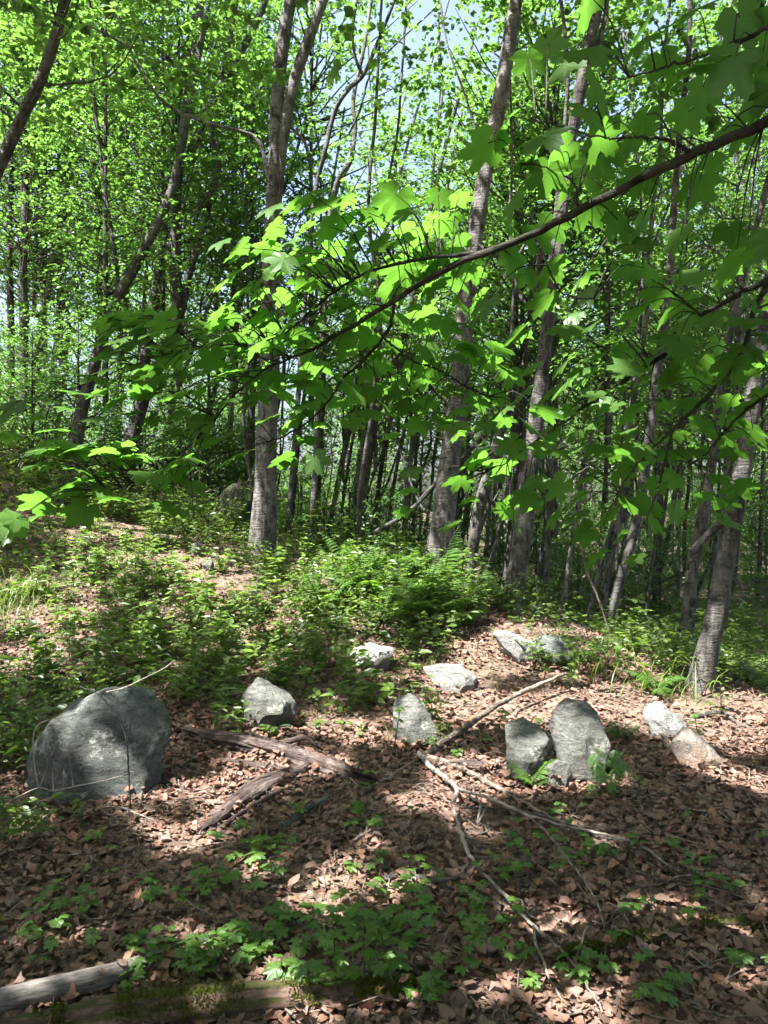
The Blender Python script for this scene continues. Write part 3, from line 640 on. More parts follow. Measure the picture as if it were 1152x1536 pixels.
# more trees, deeper and deeper into the wood
def trunk_template(seed, h, r, m):
    rs = np.random.default_rng(seed); n = 12; t = np.linspace(0, 1, n)
    p = np.stack([rs.normal(0, .1, n).cumsum(), rs.normal(0, .1, n).cumsum(), -0.4 + t * (h + .4)], -1); p -= np.array([p[0, 0], p[0, 1], 0])
    s = spline(p, 40); mb = MB(); mb.add(*tube(s, r * (1 - 0.8 * np.linspace(0, 1, 40)), 9, 0.1, 0.4, seed=seed))
    return mb.mesh('trunk', M[m])
TRUNKS = [trunk_template(300 + i, 12 + i % 3, 0.062 + 0.011 * i, ('bark_mid', 'bark_dark', 'bark')[i % 3]) for i in range(6)]
def deep_tree(x, y, sc_, zc, rs, name, label, group, tk=None):
    zb = float(gz(x, y)); foot = np.array([x, y, zb])
    root = link(name, None, loc=foot, rot=(rs.normal(0, .03), rs.uniform(0.0, 0.13), 0), scale=sc_); tag(root, label, 'tree', group)
    link('trunk', TRUNKS[int(rs.integers(6)) if tk is None else tk], root, rot=(0, 0, rs.random() * 6.28))
    put_crown(root, foot, (0, 0, zc), 1.0, rs=rs)
    return root
rsd = np.random.default_rng(21)
cnt = 0; tries = 0; placed = []
while cnt < 100 and tries < 6000:
    tries += 1
    y = 19 + 56 * rsd.random() ** 1.4; x = rsd.uniform(-1, 1) * (0.56 * y + 3.5)
    px = 576 + x / y * F
    if 575 < px < 690 and rsd.random() < 0.45: continue
    if 400 < px < 1000 and y < 26 and rsd.random() < .45: continue
    if -100 < px < 130 and rsd.random() < 0.4 and y > 20: continue      # the sky gap
    if any((x - a) ** 2 + (y - b) ** 2 < (0.9 + 0.02 * y) ** 2 for a, b in placed): continue
    placed.append((x, y)); cnt += 1
    sc_ = rsd.uniform(0.8, 1.25)
    _b = ('pale', 'brown grey', 'dark')[cnt % 3]; _w = sector(x, y)
    deep_tree(x, y, sc_, rsd.uniform(2.2, 6.0), rsd, 'forest_tree', '%s barked forest tree %s' % (_b, _w), '%s trees deep in the wood %s' % (_b, _w), tk=[2, 0, 1][cnt % 3] + 3 * int(rsd.integers(2)))
# thin bare-stemmed saplings between the trunks
def sapling_template(seed):
    rs = np.random.default_rng(seed); h = rs.uniform(5, 9); n = 9; t = np.linspace(0, 1, n)
    p = np.stack([rs.normal(0, .13, n).cumsum() + .5 * t * h * .12, rs.normal(0, .1, n).cumsum(), -.3 + t * (h + .3)], -1); p[:, :2] -= p[0, :2]
    s_ = spline(p, 36); mb = MB(); mb.add(*tube(s_, np.linspace(.036, .008, 36), 6, .1, .3, seed=seed))
    lb = mb
    q = s_[rs.integers(14, 36, 9)]; c = q + np.stack([rs.normal(0, .55, 9), rs.normal(0, .55, 9), rs.normal(.1, .2, 9)], -1)
    for a, b in zip(q, c): lb.add(*tube(spline([a, (a + b) / 2 + np.array([0, 0, .08]), b], 6), np.linspace(.009, .003, 6), 4))
    cr = MB(); add_leaves(cr, leaf_cloud(c, np.full(9, .5), 42, .095, thick=.1, rs=rs))
    return mb.mesh('trunk', M['bark_dark' if seed % 2 else 'bark_mid']), cr.mesh('crown', M['far_leaf'], smooth=False)
SAP = [sapling_template(800 + i) for i in range(6)]
rsp = np.random.default_rng(66)
for k in range(75):
    y = 11.5 + 20 * rsp.random() ** 1.2; x = rsp.uniform(-1, 1) * (.54 * y + .5)
    if y < 13 and x < -2: continue
    root = link('sapling', None, loc=(x, y, float(gz(x, y))), rot=(rsp.normal(0, .05), rsp.normal(.06, .07), rsp.normal(0, .4)), scale=rsp.uniform(.8, 1.35))
    _w = sector(x, y); tag(root, 'thin bare stemmed sapling ' + _w, 'sapling', 'thin saplings ' + _w)
    for nm, me in zip(('trunk', 'crown'), SAP[k % 6]): link(nm, me, root)
# the wood goes on behind and beside the viewpoint
for k in range(34):
    a = rsd.uniform(math.radians(115), math.radians(425)); r_ = rsd.uniform(9, 22); x, y = r_ * math.cos(a), r_ * math.sin(a)
    if y > 0 and abs(x) < .62 * y + 3.5: continue
    if y > 3: continue
    deep_tree(x, y, rsd.uniform(.9, 1.3), rsd.uniform(1.5, 4), rsd, 'forest_tree', 'leafy forest tree standing in the wood behind the viewpoint', 'trees behind the viewpoint')
# understory shrubs
def shrub(x, y, s, rs, label, group, low_kind=None):
    zb = float(gz(x, y)); root = link('understory_shrub', None, loc=(x, y, zb)); tag(root, label, 'shrub', group)
    put_crown(root, None, (0, 0, 0.1), s, kind=low_kind, rs=rs, low=True); return root
for k in range(150):
    y = 13 + 36 * rsd.random() ** 1.1; x = rsd.uniform(-1, 1) * (0.54 * y + 1.5)
    shrub(x, y, rsd.uniform(0.45, 0.8) * (1 + .02 * (y - 12)), rsd, 'leafy green understory shrub ' + sector(x, y), 'understory shrubs ' + sector(x, y))
shrub(*G(985, 935)[:2], 0.5, rsd, 'dense dark green bush at the foot of the hollow', None, 0)

# hanging vines by the stout trunk
for pts, d, w_, lab in [([(632, 560), (650, 585), (672, 605), (690, 622), (705, 650), (722, 680), (745, 690), (775, 700)], 11.5, 5, 'dark vine looping rightward behind the stout scarred trunk'),
                    ([(765, 120), (768, 250), (764, 330), (770, 420), (766, 520)], 9.0, 4, 'straight dark vine hanging beside the stout scarred trunk'),
                    ([(800, 310), (790, 360), (770, 400), (778, 440), (800, 470)], 9.2, 5, 'curved vine sagging between the stout trunk and its neighbour'),
                    ([(580, 625), (596, 660), (608, 700), (622, 740), (640, 770), (668, 790)], 12.5, 4, 'dark vine sloping down through the slender trunks'),
                    ([(560, 800), (610, 770), (650, 730), (680, 700), (720, 660), (755, 620)], 12.0, 8, 'dark fallen limb propped slantwise between trunks'),
                    ([(575, 560), (585, 460), (590, 350), (582, 280), (596, 200), (602, 120), (610, 0)], 12.0, 4, 'wavy thin vine rising into the sky gap')]:
    path = spline([P(a, b, d + 0.25 * math.sin(i)) for i, (a, b) in enumerate(pts)], 40)
    mb = MB(); mb.add(*tube(path, np.full(40, w_ / F * d / 2), 6, 0.15, seed=len(lab))); o = link('vine' if 'vine' in lab else 'fallen_limb', mb.mesh('vine', M['bark_dark'])); tag(o, lab, 'vine' if 'vine' in lab else 'branch')

exec_parts = True
# ================================================================ the near maple with its boughs
MT = np.array([2.15, 1.35, float(gz(2.15, 1.35))])
maple = link('maple_tree', None, loc=MT); tag(maple, 'young maple reaching leafy boughs across the view over the stones', 'maple')
tp = spline([MT + np.array(v) for v in [(0, 0, -.3), (0.02, 0, .6), (-.03, .03, 1.4), (0.02, .02, 2.4), (.05, .05, 4.0), (0, .1, 6.0), (0.1, .1, 7.5)]], 50)
mb = MB(); mb.add(*tube(tp, np.linspace(.085, .02, 50), 12, .08, .4, seed=3)); link('trunk', mb.mesh('trunk', M['twig'], origin=MT), maple)
BR = [  # px, py, depth, width px
    [(1300, 110, 1.38, 20), (1152, 183, 1.45, 17), (1075, 215, 1.5, 16), (1000, 250, 1.55, 14), (930, 285, 1.6, 13), (850, 325, 1.7, 12), (770, 365, 1.8, 11), (700, 390, 1.88, 10), (640, 420, 1.95, 9), (570, 465, 2.02, 7), (510, 500, 2.08, 6), (450, 532, 2.12, 4), (395, 555, 2.15, 3), (345, 600, 2.15, 3), (310, 645, 2.15, 3), (260, 690, 2.12, 3), (225, 712, 2.1, 2.6), (160, 738, 2.05, 2), (90, 752, 2.0, 1.6)],
    [(722, 380, 1.86, 7), (670, 384, 1.9, 6), (620, 391, 1.95, 5.5), (560, 405, 2.0, 4.5), (520, 425, 2.02, 4), (470, 462, 2.1, 3.4), (430, 498, 2.15, 3), (380, 515, 2.2, 2.4), (310, 520, 2.25, 2), (220, 540, 2.28, 1.8), (130, 575, 2.22, 1.6), (50, 610, 2.15, 1.4), (-10, 640, 2.1, 1.2)],
    [(592, 442, 2.0, 5), (588, 480, 2.02, 4.5), (575, 507, 2.05, 4.4), (540, 545, 2.1, 4), (512, 570, 2.12, 3.6), (490, 605, 2.14, 3), (452, 640, 2.15, 2.6), (400, 663, 2.18, 2.3), (330, 680, 2.2, 2)],
    [(575, 507, 2.05, 4), (618, 540, 2.1, 3.2), (660, 556, 2.12, 2.8), (700, 580, 2.15, 2.4), (740, 600, 2.2, 2)],
    [(1035, 228, 1.52, 7), (1000, 210, 1.5, 5), (960, 206, 1.48, 4), (905, 206, 1.46, 3), (840, 190, 1.5, 2.4), (790, 180, 1.52, 2)],
    [(1330, 330, 1.9, 14), (1152, 420, 2.05, 10), (1110, 440, 2.1, 8), (1020, 492, 2.15, 7), (1005, 525, 2.18, 6.5), (960, 555, 2.22, 6), (910, 590, 2.28, 5), (860, 622, 2.32, 4), (820, 650, 2.35, 3.5), (760, 690, 2.4, 2.6), (700, 720, 2.45, 2)],
    [(1152, 422, 2.05, 9), (1128, 475, 2.05, 8), (1112, 530, 2.08, 7.5), (1065, 590, 2.12, 6.5), (1012, 642, 2.15, 5.5), (985, 668, 2.18, 4.5), (945, 710, 2.2, 3), (920, 760, 2.25, 2)],
    [(1008, 650, 2.15, 4.5), (998, 690, 2.18, 4), (985, 740, 2.2, 3), (965, 790, 2.22, 2)],
    [(1340, 480, 2.0, 9), (1152, 592, 2.1, 5), (1095, 638, 2.15, 4), (1060, 680, 2.2, 3), (1030, 700, 2.25, 2)],
    [(1330, -60, 1.3, 10), (1152, 40, 1.35, 7), (1080, 75, 1.4, 5), (1000, 100, 1.42, 4), (930, 120, 1.45, 3)],
    [(800, 352, 1.76, 4), (822, 400, 1.75, 3), (845, 440, 1.78, 2.4), (900, 450, 1.8, 2)],
    [(868, 318, 1.68, 4), (860, 275, 1.64, 3), (815, 250, 1.6, 2.4), (770, 245, 1.6, 2)],
]
bsamples = []; bmesh_parts = []
for bi, pts in enumerate(BR):
    path = spline([P(a, b, d) for a, b, d, w_ in pts], 70); rd = np.interp(np.linspace(0, len(pts) - 1, 70), np.arange(len(pts)), [w_ / F * d / 2 for a, b, d, w_ in pts])
    if pts[0][0] > 1200:      # off-frame: run back to the trunk
        q = tp[np.argmin(np.abs(tp[:, 2] - (path[0][2] - 0.15)))]
        pre = spline([q, (q + path[0]) / 2 + np.array([0, 0, .05]), path[0]], 12)[:-1]; path = np.vstack([pre, path]); rd = np.concatenate([np.linspace(rd[0] * 1.5, rd[0], 11), rd])
    mb = MB(); path = path + np.random.default_rng(bi).normal(0, .0015, path.shape)
    mb.add(*tube(path, rd, 8, .12, seed=bi)); bmesh_parts.append(mb)
    bsamples.append(np.column_stack([path, np.full(len(path), bi), rd]))
BS = np.vstack(bsamples)
MLEAF = []; MRAW = []
for i in range(9):
    v, f, vn = maple_leaf(40 + i, droop=0.06 + 0.09 * (i % 4)); MRAW.append((v, f, vn)); MLEAF.append(mesh_np('maple_leaf', v, [f], {'vein': vn, 'tint': np.full(len(v), 0.15 + 0.09 * i)}, smooth=True, mats=[M['maple']]))
rsm = np.random.default_rng(77)
ZONES = [  # x0,x1,y0,y1, count, depth, droop, size (leaf radius m)
    (850, 1170, -10, 170, 20, (1.28, 1.5), .95, .088), (870, 1170, 170, 400, 24, (1.4, 1.75), .8, .08), (785, 900, 50, 330, 14, (1.45, 1.7), .9, .088), (700, 790, 170, 330, 4, (1.5, 1.7), .9, .085), (730, 870, 330, 500, 8, (1.7, 2.0), .7, .08),
    (400, 700, 290, 400, 24, (1.9, 2.1), .6, .075), (390, 720, 400, 520, 30, (1.95, 2.2), .5, .072), (330, 470, 350, 480, 11, (2.0, 2.15), .6, .07), (150, 420, 470, 600, 46, (2.05, 2.35), .3, .07),
    (230, 480, 560, 690, 24, (2.1, 2.25), .35, .068), (450, 760, 520, 640, 30, (2.05, 2.3), .45, .068), (0, 220, 590, 670, 12, (2.0, 2.2), .15, .07), (60, 290, 670, 765, 30, (1.98, 2.15), .1, .068), (-5, 40, 770, 800, 2, (1.9, 1.92), .2, .07),
    (860, 1170, 400, 560, 30, (1.95, 2.35), .6, .076), (760, 1160, 540, 680, 38, (2.1, 2.45), .55, .074), (720, 1110, 670, 780, 24, (2.25, 2.5), .6, .072), (590, 800, 640, 790, 10, (2.35, 2.5), .45, .07), (880, 1000, 780, 840, 4, (2.2, 2.3), .8, .066),
    (1175, 1500, -120, 260, 18, (1.3, 1.6), .8, .08), (1175, 1500, 260, 620, 20, (1.7, 2.1), .6, .075)]
nleaf = 0
_b0 = bsamples[0]; _b0 = _b0[_b0[:, 1] > .5]; MAINP = np.column_stack([576 + _b0[:, 0] / _b0[:, 1] * F, 768 - (_b0[:, 2] - 1.6) / _b0[:, 1] * F, _b0[:, 1]])
leafobjs = []
for (x0, x1, y0, y1, n, dr, droop, size) in ZONES:
    n = int(n * (.8 if x0 >= 700 and y1 <= 400 else 1.35)); size *= .9 if x0 >= 700 and y1 <= 400 else 1
    got = 0; tries = 0; mine = []
    while got < n and tries < n * 40:
        tries += 1
        px, py, d = rsm.uniform(x0, x1), rsm.uniform(y0, y1), rsm.uniform(*dr)
        if any((px - a) ** 2 + (py - b) ** 2 < (27 if tries < n * 20 else 12) ** 2 for a, b in mine): continue
        if px > 520:                                                # keep the main branch in view: leaves over it hang behind
            e_ = np.abs(MAINP[:, 0] - px) + np.abs(MAINP[:, 1] - py); k_ = int(np.argmin(e_))
            if np.hypot(*(MAINP[k_, :2] - (px, py))) < 62 and d < MAINP[k_, 2] + .07: d = MAINP[k_, 2] + rsm.uniform(.08, .2)
        c = P(px, py, d)
        dist = np.linalg.norm(BS[:, :3] - c, axis=1); j = int(np.argmin(dist))
        if dist[j] > 0.42: continue
        mine.append((px, py)); got += 1
        bi = int(BS[j, 3])
        # attach a little back along the branch so petioles sweep forward
        j2 = max(j - 4, 0) if BS[max(j - 4, 0), 3] == bi else j
        q = BS[j2, :3]
        h = c - q; L = np.linalg.norm(h)
        hd = h.copy(); hd[2] *= 0.3; hd += rsm.normal(0, 0.25 * L + .01, 3); hd /= np.linalg.norm(hd) + 1e-6
        tip = hd * np.array([1, 1, .3]) + np.array([0, 0, -droop * rsm.uniform(.5, 1.5)]); tip /= np.linalg.norm(tip)
        nor = np.array([rsm.normal(0, .35), rsm.normal(0, .35) - 0.25 * droop, 1.0])
        Rm = frames(tip[None], nor[None])[0]
        mid = (q + c) / 2 + np.array([0, 0, 0.02 + 0.08 * L])
        s = spline([q, mid, c], 7); w1 = 0.0022 if L > .12 else 0.0014
        bmesh_parts[bi].add(*tube(s, np.linspace(w1, 0.0009, 7), 5))
        sz = .9 * size * rsm.uniform(.66, 1.2); kk = int(rsm.integers(9))
        leafobjs.append((sz / d * (1 if -20 < px < 1172 else .01), c - MT, Rm, sz, kk, bi)); nleaf += 1
brobj = []
for mb in bmesh_parts: brobj.append(link('branch', mb.mesh('branch', M['twig'], origin=MT), maple))
leafobjs.sort(key=lambda t: -t[0])
mass = MB()
for k, (_, c, Rm, sz, kk, bi) in enumerate(leafobjs):
    if k < 300:
        o = bpy.data.objects.new('leaf', MLEAF[kk]); COL.objects.link(o)
        o.matrix_world = Matrix.Translation(Vector(c.tolist())) @ Matrix(Rm.tolist()).to_4x4() @ Matrix.Diagonal((sz, sz, sz, 1)); o.parent = brobj[bi]
    else:
        v, f, vn = MRAW[kk]; mass.add(stamp(v, Rm[None], c[None], [sz]), f3=f, vein=vn, tint=.15 + .09 * kk)
if mass.n: o = link('foliage', mass.mesh('foliage', M['maple']), maple); o['kind'] = 'stuff'
print('maple leaves', nleaf)

# ================================================================ rocks
def rock(outline, name, label, m, depth_ratio=0.75, d=None, seed=0, facets=12, cut=0.88, planes=None):
    """outline in photo pixels gives the silhouette; the stone has its own distance, size and thickness"""
    rs = np.random.default_rng(seed + 900)
    o = np.array(outline, float); c = (o.min(0) + o.max(0)) / 2
    if d is None: d = G(c[0], o[:, 1].max() - 0.08 * (o[:, 1].max() - o[:, 1].min()))[1]
    o3 = np.array([P(a, b, d) for a, b in o]); 
    ext = (o3.max(0) - o3.min(0)); D = depth_ratio * 0.5 * min(ext[0], ext[2] * 1.2)
    d2 = d + D * 0.6                                              # middle of the stone lies behind its visible face
    o3 = np.array([P(a, b, d2) for a, b in o]); cc_ = (o3.min(0) + o3.max(0)) / 2
    rel = o3 - cc_; ang = np.arctan2(rel[:, 2], rel[:, 0]); rr = np.hypot(rel[:, 0], rel[:, 2]); k = np.argsort(ang); ang, rr = ang[k], rr[k]
    nu, nv = 96, 52
    th = np.arange(nu) / nu * 2 * PI
    ph = np.linspace(-PI / 2, PI / 2, nv)
    # straight edges between outline corners
    ax, az = rr * np.cos(ang), rr * np.sin(ang); ax2, az2 = np.roll(ax, -1), np.roll(az, -1)
    r = np.zeros(nu)
    for i, t in enumerate(th):
        ct, st = math.cos(t), math.sin(t); best = 0
        for x1, z1, x2, z2 in zip(ax, az, ax2, az2):
            den = ct * (z2 - z1) - st * (x2 - x1)
            if abs(den) < 1e-9: continue
            s = (x1 * (z2 - z1) - z1 * (x2 - x1)) / den; u = (x1 * st - z1 * ct) / (-den) if False else ((s * ct - x1) * (x2 - x1) + (s * st - z1) * (z2 - z1)) / ((x2 - x1) ** 2 + (z2 - z1) ** 2)
            if s > 0 and -1e-6 <= u <= 1 + 1e-6: best = max(best, s)
        r[i] = best or rr.mean()
    cp = np.abs(np.cos(ph)) ** 0.62
    V = np.zeros((nv, nu, 3))
    V[..., 0] = cp[:, None] * (r * np.cos(th))[None]; V[..., 2] = cp[:, None] * (r * np.sin(th))[None]; V[..., 1] = (np.sign(np.sin(ph)) * np.abs(np.sin(ph)) ** 0.8 * D)[:, None]
    V[..., 1] += 0.35 * V[..., 2] * 0.6                             # lean the face back
    V = V.reshape(-1, 3)
    S = r.mean()
    for n, lim in planes or [((rs.normal(0, .25), -1, .45 + rs.normal(0, .15)), .66), ((rs.normal(.5, .3), -.6, -.25), .8), ((rs.normal(-.6, .3), -.55, .1), .8)]:
        n = np.array(n, float); n /= np.linalg.norm(n); h = V @ n; V -= np.clip(h - h.max() * lim, 0, None)[:, None] * n * .96
    for i in range(facets):                                         # flat fracture faces
        n = rs.normal(0, 1, 3); n[1] = -abs(n[1]) - 0.15 if i % 3 else n[1]; n /= np.linalg.norm(n)
        h = V @ n; lim = h.max() * rs.uniform(cut - 0.28, cut); over = np.clip(h - lim, 0, None); V -= over[:, None] * n * 0.97
    for fr, am in ((2.0, .06), (4.5, .035), (9, .02), (19, .011), (38, .006)):
        w3 = rs.normal(0, 1, (6, 3)) * fr / S * 0.6; p3 = rs.random(6) * 6.28
        disp = sum(np.sin(V @ w3[i] + p3[i]) for i in range(6)) / 6
        V += (V / (np.linalg.norm(V, axis=1)[:, None] + 1e-6)) * (disp * am * S * 1.6)[:, None]
    for fr, am in ((3.0, .05), (7, .028), (15, .014)):               # ridges and pits
        w3 = rs.normal(0, 1, (4, 3)) * fr / S * 0.6; p3 = rs.random(4) * 6.28
        q3 = V + .12 * S * np.sin(V[:, [1, 2, 0]] * 3 / S + 1.0)
        disp = sum(1 - 2 * np.abs(np.sin(q3 @ w3[i] + p3[i])) for i in range(4)) / 4
        V += (V / (np.linalg.norm(V, axis=1)[:, None] + 1e-6)) * (disp * am * S)[:, None]
    i0 = np.arange(nv - 1)[:, None] * nu; j = np.arange(nu)[None]; j2 = (j + 1) % nu
    f4 = np.stack([i0 + j, i0 + j2, i0 + nu + j2, i0 + nu + j], -1).reshape(-1, 4)
    # sink: stretch the underside into the soil
    base = cc_[2] + V[:, 2].min()
    gzv = float(gz(cc_[0], cc_[1]))
    if base > gzv - 0.05:
        lowm = V[:, 2] < 0; V[lowm, 2] *= 1 + (base - gzv + 0.08) / max(-V[:, 2].min(), 1e-3)
    cc_ = cc_ - np.array([0, 0, .022]); me = mesh_np(name, V, [f4], mats=[M[m]]); ob = link(name, me, loc=cc_)
    tag(ob, label, 'rock' if 'stone' not in name else 'stone'); return ob
R1 = rock([(42, 1140), (58, 1098), (105, 1052), (150, 1030), (185, 1024), (218, 1032), (245, 1060), (259, 1100), (254, 1145), (246, 1192), (180, 1212), (100, 1215), (52, 1190)], 'boulder', 'largest greenish grey rounded boulder with sun stripes on its face', 'rock_green', 0.7, seed=1, facets=5, cut=1.0, planes=[((.3, -1, .3), .68), ((-.55, -.75, .2), .7), ((.1, -.6, .8), .85), ((.95, -.3, 0), .9)])
rock([(358, 1042), (384, 1013), (412, 1024), (430, 1032), (447, 1052), (443, 1082), (412, 1108), (384, 1100), (364, 1072)], 'rock', 'pale brown pointed rock standing behind the split weathered log', 'rock', 0.8, seed=2, facets=13)
rock([(588, 1042), (612, 1034), (630, 1046), (645, 1066), (668, 1084), (673, 1106), (640, 1128), (604, 1118), (590, 1090)], 'rock', 'grey wedge shaped rock with a dark jagged lower edge beside the long stick', 'rock', 0.75, seed=3)
rock([(636, 1000), (660, 993), (690, 994), (714, 1012), (719, 1030), (694, 1042), (668, 1036), (648, 1020)], 'rock', 'smooth oval blue grey rock lying sunlit on the litter bank', 'rock_pale', 0.9, seed=4, facets=8, cut=.95)
rock([(518, 972), (545, 962), (590, 967), (600, 990), (596, 1006), (560, 1010), (526, 996)], 'rock', 'flat pale rock half hidden by weeds at the top of the bank', 'rock_pale', 0.8, seed=5)
rock([(728, 948), (752, 941), (782, 944), (806, 962), (824, 988), (818, 1000), (780, 990), (746, 972)], 'rock', 'bright white flat topped stone at the foot of the grey brown trunk', 'rock_pale', 0.9, seed=6)
rock([(800, 962), (815, 951), (840, 951), (860, 972), (872, 998), (850, 1010), (815, 1004)], 'rock', 'dark mossy rock just behind the bright white stone', 'rock_green', 0.9, seed=7)
R8 = rock([(750, 1102), (760, 1084), (788, 1071), (814, 1080), (830, 1098), (826, 1132), (806, 1156), (792, 1184), (772, 1172), (756, 1146), (749, 1122)], 'rock', 'angular speckled grey rock tapering downward left of the fern draped rock', 'rock', 0.75, seed=8, facets=10, cut=.92, planes=[((-.1, -1, .55), .66), ((.75, -.6, -.3), .68), ((-.2, -.75, -.6), .7), ((.5, -.2, .85), .8)])
R9 = rock([(828, 1090), (834, 1066), (856, 1048), (884, 1050), (899, 1064), (912, 1098), (920, 1140), (916, 1172), (884, 1186), (852, 1180), (836, 1150), (832, 1116)], 'rock', 'tall rounded rock with a fern draped over its front', 'rock', 0.8, seed=9, facets=7, cut=.97, planes=[((.35, -1, .4), .72), ((-.75, -.6, .35), .74), ((.5, -.5, .8), .86)])
rock([(822, 1146), (838, 1136), (856, 1142), (862, 1176), (848, 1190), (830, 1186), (820, 1168)], 'rock', 'small narrow rock wedged at the foot of the fern draped rock', 'rock', 0.7, seed=10)
rock([(960, 1062), (974, 1050), (1000, 1048), (1022, 1064), (1036, 1084), (1018, 1104), (1000, 1120), (982, 1108), (966, 1084)], 'rock', 'white topped angular rock overhanging the pinkish slab', 'rock_pale', 0.8, seed=11, facets=15)
rock([(1004, 1118), (1030, 1088), (1056, 1092), (1078, 1116), (1092, 1146), (1086, 1162), (1050, 1166), (1022, 1142)], 'rock', 'pinkish tan slab tilted under the white topped rock', 'rock_pink', 0.6, seed=12, facets=9, cut=.84)
rock([(262, 1142), (274, 1130), (288, 1138), (292, 1152), (276, 1158), (264, 1154)], 'stone', 'small mossy stone on the litter right of the largest boulder', 'rock_moss', 0.9, seed=13)
rock([(282, 815), (296, 806), (308, 822), (306, 836), (288, 838)], 'stone', 'small upright grey stone among brush on the left slope', 'rock', .9, seed=14)
rock([(302, 838), (314, 832), (324, 846), (318, 858), (304, 856)], 'stone', 'small bluish stone just below the upright stone on the left slope', 'rock', .9, seed=15)
rock([(330, 742), (350, 720), (378, 724), (386, 752), (380, 780), (345, 782), (330, 766)], 'rock', 'dark shaded rock behind the foot of the forked pale tree', 'rock_moss', .9, seed=16, d=11.5)
rock([(846, 892), (862, 878), (888, 880), (896, 896), (880, 902), (856, 902)], 'rock', 'distant sunlit flat stone on the low ground between thin stems', 'rock_pale', .9, seed=17)
rock([(60, 1000), (76, 992), (92, 998), (94, 1010), (70, 1012)], 'stone', 'small grey stone on the slope above the largest boulder', 'rock', .9, seed=18)
rock([(600, 1395), (606, 1388), (618, 1390), (620, 1398), (610, 1402)], 'stone', 'tiny grey stone in the foreground litter', 'rock', .9, seed=19)

# ================================================================ logs and sticks
def ground_path(pts, lift=0.0):
    out = []
    for p in pts:
        q = G(p[0], p[1]); out.append(q + np.array([0, 0, lift + (p[3] if len(p) > 3 else 0)]))
    return np.array(out)
def stick(name, limbs, label, m='deadwood', cat='stick', seg=7, lump=0.12, wide=.78, up=0.0):
    """limbs: lists of (px,py,width_px[,lift]); the first is the stem, the others fork from it"""
    stem = None; root = None; org = None
    for i, pts in enumerate(limbs):
        g = ground_path(pts); rd = np.array([wide * p[2] / F * q[1] / 2 for p, q in zip(pts, g)])
        g[:, 2] += rd * 0.8 + up
        n = max(16, int(np.linalg.norm(np.diff(g, axis=0), axis=1).sum() / 0.025)); n = min(n, 110)
        s = spline(g, n); r = np.interp(np.linspace(0, len(rd) - 1, n), np.arange(len(rd)), rd)
        zmin = gz(s[:, 0], s[:, 1]) + r * 0.35
        s[:, 2] = np.maximum(s[:, 2], zmin); s += np.random.default_rng(i + len(label)).normal(0, 0.0025, s.shape)
        mb = MB(); mb.add(*tube(s, r, seg, lump, seed=i * 7 + len(label)))
        if i == 0:
            org = s[0].copy(); root = link(name, mb.mesh(name, M[m], origin=org), loc=org); tag(root, label, cat)
        else: link('side_twig', mb.mesh('side_twig', M[m], origin=org), root)
    return root
stick('fallen_branch', [[(545, 1192, 9), (585, 1170, 11), (625, 1146, 12), (665, 1124, 12, .03), (705, 1103, 12, .06), (745, 1080, 11, .09), (790, 1062, 9, .12), (850, 1038, 6, .14)]], 'long straight dead stick leaning past the speckled grey rock', 'deadwood')
stick('fallen_branch', [[(628, 1138, 11), (648, 1168, 10, .03), (684, 1202, 10, .04), (680, 1232, 9, .05), (694, 1280, 9, .04), (710, 1312, 8, .03), (760, 1370, 8, .03), (800, 1408, 7, .02), (850, 1455, 6, .02), (905, 1534, 5, .01)],
    [(684, 1202, 8, .04), (735, 1222, 7, .05), (790, 1246, 7, .05), (850, 1264, 6, .05), (920, 1280, 5, .05), (962, 1292, 5, .04), (1018, 1322, 4, .01)],
    [(788, 1245, 5, .05), (815, 1272, 5, .06), (845, 1310, 5, .06), (880, 1350, 4, .04), (895, 1375, 4, .03), (908, 1408, 3, .01)],
    [(800, 1408, 6, .02), (806, 1440, 6, .02), (830, 1495, 5, .01), (858, 1536, 5, .0)],
    [(700, 1215, 5, .05), (720, 1235, 5, .07), (716, 1260, 4, .05), (735, 1228, 3, .07)]], 'long forked grey branch sprawling down through the foreground litter', 'greybranch', seg=8, wide=.72, up=.022)
stick('fallen_branch', [[(622, 1136, 10), (660, 1148, 9, .02), (700, 1165, 10, .02), (745, 1190, 9, .02), (790, 1215, 8, .02), (836, 1236, 5, .01)]], 'brown stick lying across the sunny litter below the speckled rock', 'deadwood')
stick('fallen_branch', [[(690, 1222, 4, .03), (760, 1226, 4, .04), (830, 1242, 4, .04), (900, 1268, 3, .04), (990, 1290, 3, .02)]], 'thin dark stick parallel to the forked branch', 'bark_dark')
stick('fallen_branch', [[(575, 1322, 11), (610, 1322, 10, .01), (645, 1330, 11, .02), (680, 1328, 9, .02), (700, 1312, 7, .03), (705, 1290, 5, .04)]], 'dark curved stick hooked under the forked grey branch', 'bark_mid')
stick('fallen_branch', [[(498, 1295, 6), (525, 1278, 7, .02), (548, 1262, 7, .03), (580, 1250, 6, .02)], [(548, 1262, 5, .03), (550, 1244, 4, .04), (535, 1222, 3, .03)]], 'short pale forked stick beside seedlings below the rotten logs', 'deadwood')
stick('fallen_branch', [[(984, 1096, 9, .04), (996, 1115, 8, .03), (1012, 1142, 6, .0)]], 'short grey stick propped against the white topped rock', 'deadwood')
stick('fallen_branch', [[(1040, 1078, 8), (1080, 1076, 8, .02), (1110, 1090, 6, .01), (1140, 1100, 5, .01)]], 'brown stick on the litter right of the pinkish slab', 'bark_mid')
stick('fallen_branch', [[(945, 1190, 8), (960, 1208, 8, .01), (968, 1228, 6)]], 'short dark stub lying in shaded litter below the white topped rock', 'bark_mid')
stick('fallen_branch', [[(858, 1480, 4, .0), (868, 1450, 4, .05), (882, 1428, 4, .09), (884, 1420, 3, .08)]], 'pale bent twig standing up beside the mossy right hand log', 'silver')
